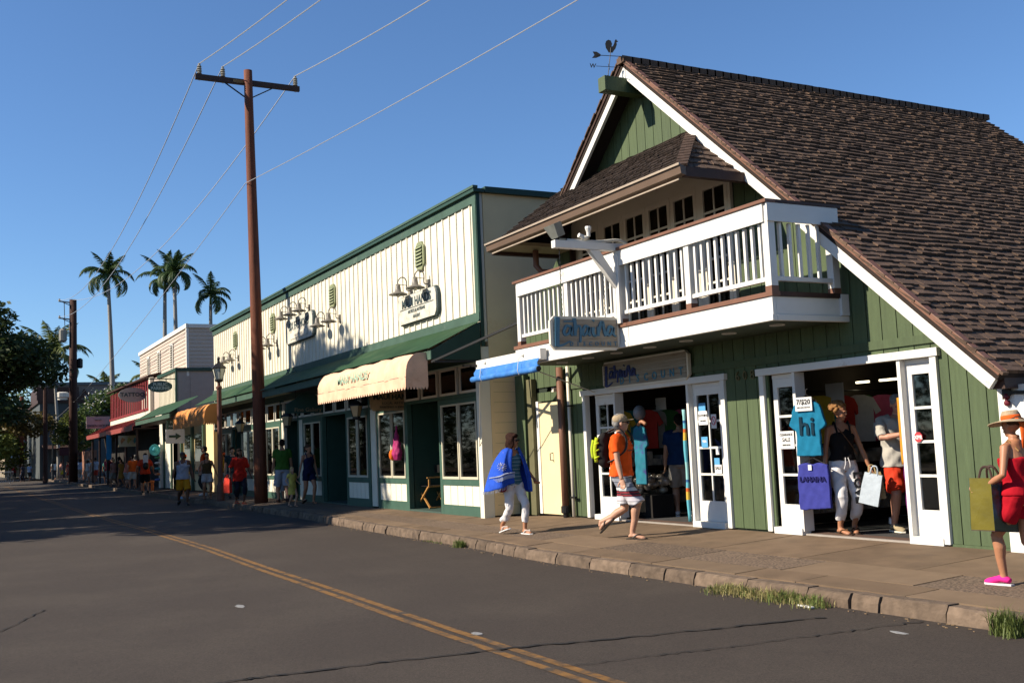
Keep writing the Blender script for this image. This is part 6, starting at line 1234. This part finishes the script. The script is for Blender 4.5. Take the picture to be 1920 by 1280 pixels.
# ================================================================ goods at the doors
def tee_hang(label, x, y, zt, w, h, m, extra=None, rz=0, sleeve=True):
    t = thing('hanging_t_shirt', (x, y, zt), label, 't-shirt'); t.rotation_euler = (0, 0, rz); ORG[t.name] = (0, 0, 0); n = 18; f = []
    b = MB(); o = [(-w*.16, 0), (-w*.5, -.07), (-w*.72, -.34), (-w*.52, -.40), (-w*.46, -.27), (-w*.48, -h), (w*.48, -h), (w*.46, -.27), (w*.52, -.40), (w*.72, -.34), (w*.5, -.07), (w*.16, 0), (0, -.05)]
    if not sleeve: o = [(-w*.2, 0), (-w*.48, -.03), (-w*.5, -.2), (-w*.5, -h), (w*.5, -h+.03), (w*.5, -.2), (w*.48, -.03), (w*.2, 0), (0, -.03)]
    b.prism([(a, 0, c) for a, c in o], (0, .05, 0)); ob = remesh(b, 'fabric', m, t, .012, 4, .0025)
    MB().tube([(-w*.4, .025, -.03), (0, .025, .06), (w*.4, .025, -.03)], .008, 5).obj('hanger', BLACK, t); MB().tube(crom([(0, .025, .06), (0, .025, .12), (.03, .025, .14)], 3), .006, 5).obj('hook', BLACK, t)
    return t
TQ = cloth('turquoise_jersey', (.012, .16, .28)); PU = cloth('violet_blue_jersey', (.045, .05, .26))
t = tee_hang('turquoise t-shirt with dark hi print hanging on the right doorway jamb', -10.38, 9.86, 1.78, .38, .74, TQ, rz=.25); text('hi', .34, (0, -.012, -.36), (1, 0, 0), (0, 0, 1), cloth('dark_print', (.008, .03, .05)), t, .004, .006)
c_ = boxo('price_card', PAPER, t, -.14, .11, -.03, -.022, -.15, .03, org=(0, 0, 0)); text('7/$20', .09, (-.015, -.032, -.035), (1, 0, 0), (0, 0, 1), INK, c_, .001, .003); text('MIX AND MATCH', .024, (-.015, -.032, -.105), (1, 0, 0), (0, 0, 1), INK, c_, .001, .001)
t = tee_hang('violet blue sleeveless shirt hanging below the turquoise t-shirt', -10.36, 9.88, .96, .46, .62, PU, rz=.25, sleeve=False); text('LAHAINA', .09, (0, -.012, -.22), (1, 0, 0), (0, 0, 1), cloth('dark_violet_print', (.015, .015, .09)), t, .004, .003); boxo('price_tag', PAPER, t, -.05, .0, -.02, -.014, -.1, -.03, org=(0, 0, 0))
PAT = mat('teal_batik_cloth', (.012, .16, .22), .8, .2, 4, dirt=(.05, .04, .20), dscale=6, dthr=.5)
t = tee_hang('teal batik dress hanging inside the left doorway behind the orange t-shirt', -14.78, 10.25, 1.60, .26, 1.0, PAT, rz=.2)
MB().ell((.02, .02, .20), .10, .12, .13).obj('display_head', mat('grey_display', (.20, .20, .21), .4), t, True); MB().tube(crom([(.0, .0, .0), (.10, -.02, .05), (.19, -.01, .0)], 4), .03, 8).obj('display_arm', MATS['skin_tan'], t, True)
def strip(name, label, x, y, z0, z1, w, m, cat):
    t = thing(name, (x, y, z0), label, cat); b = MB(); n = 14; vs = []
    for i in range(n+1):
        z = z1+(z0-z1)*i/n; vs += [(x-w/2, y, z), (x, y-.03+.01*math.sin(i), z), (x+w/2, y+.01, z)]
    b.add(vs, [(3*i+j, 3*i+j+3, 3*i+j+4, 3*i+j+1) for i in range(n) for j in (0, 1)]); o = b.obj('cloth', m, t, True); o.modifiers.new('t', 'SOLIDIFY').thickness = .01; return t
TOW = bands('beach_towel_bands', [(0, (.12, .45, .55)), (.35, (.12, .45, .55)), (.36, (.65, .45, .06)), (.5, (.6, .12, .02)), (.56, (.12, .45, .55)), (.66, (.03, .12, .3)), (.7, (.3, .6, .6))], .9)
strip('beach_towel', 'light blue striped beach towel hanging at the right edge of the left doorway', -13.09, 9.93, .08, 1.78, .06, TOW, 'towel')
SAR = mat('orange_floral_sarong', (.65, .28, .015), .8, .15, 6, dirt=(.62, .10, .12), dscale=12, dthr=.55)
strip('sarong', 'orange floral sarong hanging at the right edge of the right doorway', -9.07, 10.12, .92, 1.72, .07, SAR, 'sarong'); strip('sarong', 'purple cloth hanging low at the right edge of the right doorway', -9.05, 10.12, .32, 1.05, .05, cloth('purple_sarong', (.16, .02, .16)), 'sarong')
SHL = mat('polished_shell', (.32, .27, .22), .12, .6, 14, spec=.8, dirt=(.12, .06, .03), dscale=8, dthr=.5)
t = thing('shell_display', (-15.3, 10.7, 0), 'dark table heaped with glossy shells just inside the left doorway', 'display'); boxo('table', DARK, t, -15.65, -14.85, 10.5, 10.95, .02, .40)
r = random.Random(6)
for i in range(22): MB().ell((r.uniform(-15.55, -14.95), r.uniform(10.53, 10.92), .46+r.uniform(0, .24)), r.uniform(.06, .10), r.uniform(.06, .1), r.uniform(.05, .09)).obj('shell', SHL, t, True)
RK = [cloth('rack_'+n_, c_) for n_, c_ in (('white', (.6, .58, .55)), ('red', (.45, .04, .03)), ('aqua', (.05, .35, .4)), ('yellow', (.6, .42, .05)), ('pink', (.6, .12, .25)), ('green', (.08, .25, .08)))]
tm_ = MB().prism([(a, 0, c) for a, c in [(-.07, 0), (-.2, -.05), (-.3, -.25), (-.22, -.3), (-.19, -.2), (-.19, -.7), (.19, -.7), (.19, -.2), (.22, -.3), (.3, -.25), (.2, -.05), (.07, 0)]], (0, .05, 0))
for xr, y0, y1 in ((-15.85, 10.45, 13.1), (-11.65, 10.6, 13.1)):
    t = thing('clothes_rack', (xr, y0, 0), 'dim rail of coloured shirts hanging inside the '+('left' if xr < -13 else 'right')+' shop room', 'clothes rack'); MB().tube([(xr, y0, 1.95), (xr, y1, 1.95)], .015, 6).obj('rail', BLACK, t)
    for a in (y0, y1): MB().tube([(xr, a, 0), (xr, a, 1.95)], .015, 6).obj('upright', BLACK, t)
    ms_ = [tm_.mesh('shirt', mats=(m_,)) for m_ in RK]; k = 0; y = y0+.15
    while y < y1-.1: inst('shirt', ms_[(k*5+int(-xr)) % 6], (xr+.06*math.sin(k*4), y, 1.88), t, (0, 0, 1.25+.5*math.sin(k*2.3))); y += .27; k += 1
    t = thing('shelf_unit', (xr-.2, y0, 0), 'dim low wall shelves of goods under the shirt rail in the '+('left' if xr < -13 else 'right')+' shop room', 'shelves')
    r = random.Random(int(-xr)); gd = MB()
    for z in (.15, .5, .85):
        boxo('shelf', BRDK, t, xr-.3, xr+.12, y0, y1, z, z+.03); y = y0+.05
        while y < y1-.15: w = r.uniform(.08, .2); gd.box(xr-.2, xr+.1, y, y+w*.9, z+.031, z+r.uniform(.12, .3)); y += w
    tag(gd.obj('goods', mat('mixed_goods', (.42, .36, .30), .7, .8, 7), t), kind='stuff')
shg = MB()
for x, z, w, h in ((-15.7, 1.98, .3, .22), (-11.4, 1.9, .34, .3), (-10.6, 1.35, .2, .2)): tag(boxo('notice', PAPER, None, x-w/2, x+w/2, 11.4, 11.42, z-h/2, z+h/2, org=(x, 11.4, z)), 'pale paper notice hanging in the '+('left shop room' if x < -13 else 'right shop room behind the curly hair' if w > .3 else 'right shop room between the couple'), 'notice')
# director's chair and pink bag in the gallery entry
OAK = mat('varnished_oak', (.48, .24, .07), .45, .12, 6)
t = thing('directors_chair', (-22.3, 9.55, 0), 'varnished wooden folding directors chair in the gallery entry recess', 'chair')
ch = MB(); y0, y1, x0, x1 = 9.45, 9.85, -22.65, -21.95
for n_, a, b in (('leg', (x0, y0, .02), (x1, y0, .50)), ('leg', (x1, y0+.03, .02), (x0, y0+.03, .50)), ('leg', (x0, y1, .02), (x1, y1, .50)), ('leg', (x1, y1+.03, .02), (x0, y1+.03, .50)), ('stretcher', (x0, y0, .03), (x0, y1, .03)), ('stretcher', (x1, y0, .03), (x1, y1, .03)), ('seat_rail', (x0, y0, .50), (x0, y1, .50)), ('seat_rail', (x1, y0, .50), (x1, y1, .50)), ('arm', (x0, y0-.03, .70), (x0, y1, .70)), ('arm', (x1, y0-.03, .70), (x1, y1, .70)), ('post', (x0, y0+.02, .50), (x0, y0+.02, .70)), ('post', (x0, y1-.02, .50), (x0, y1-.02, .98)), ('post', (x1, y0+.02, .5), (x1, y0+.02, .7)), ('post', (x1, y1-.02, .5), (x1, y1-.02, .98))): MB().bar(a, b, .035, .03).obj(n_, OAK, t)
boxo('seat', BLACK, t, x0+.02, x1-.02, y0, y1, .50, .52); boxo('backrest', BLACK, t, x0, x1, y1-.03, y1-.01, .80, .97)
t = thing('cloth_bag', (-22.85, 9.05, 1.1), 'magenta and orange cloth bag hanging at the gallery entry', 'bag'); b = MB(); b.tube([(-22.78, 9.05, 1.92), (-22.78, 9.05, 1.75), (-22.78, 9.05, 1.5), (-22.78, 9.05, 1.25), (-22.78, 9.05, 1.12)], [.02, .05, .13, .19, .12], 12, flat=.6, side=(1, 0, 0)); remesh(b, 'pouch', mat('magenta_cloth', (.35, .012, .12), .7, .15, 5), t, .014, 2, .005).location = (22.85, -9.05, -1.1); MB().ell((-22.9, 8.98, 1.24), .08, .08, .13).obj('patch', cloth('orange_patch', (.75, .16, .02)), t, True)
t = thing('low_stool', (-52.8, 8.0, -.08), 'small orange wooden stool on the pavement by the hat rack', 'stool'); boxo('seat', mat('orange_wood', (.55, .14, .03), .6), t, -53.1, -52.5, 7.95, 8.5, .32, .40)
for a, b in ((-53.05, 8.0), (-52.55, 8.0), (-53.05, 8.45), (-52.55, 8.45)): boxo('leg', MATS['orange_wood'], t, a-.03, a+.03, b-.03, b+.03, -.08, .32)
for o in list(bpy.data.objects):
    for k in ('_hc', '_arms', '_sh'):
        if k in o: del o[k]
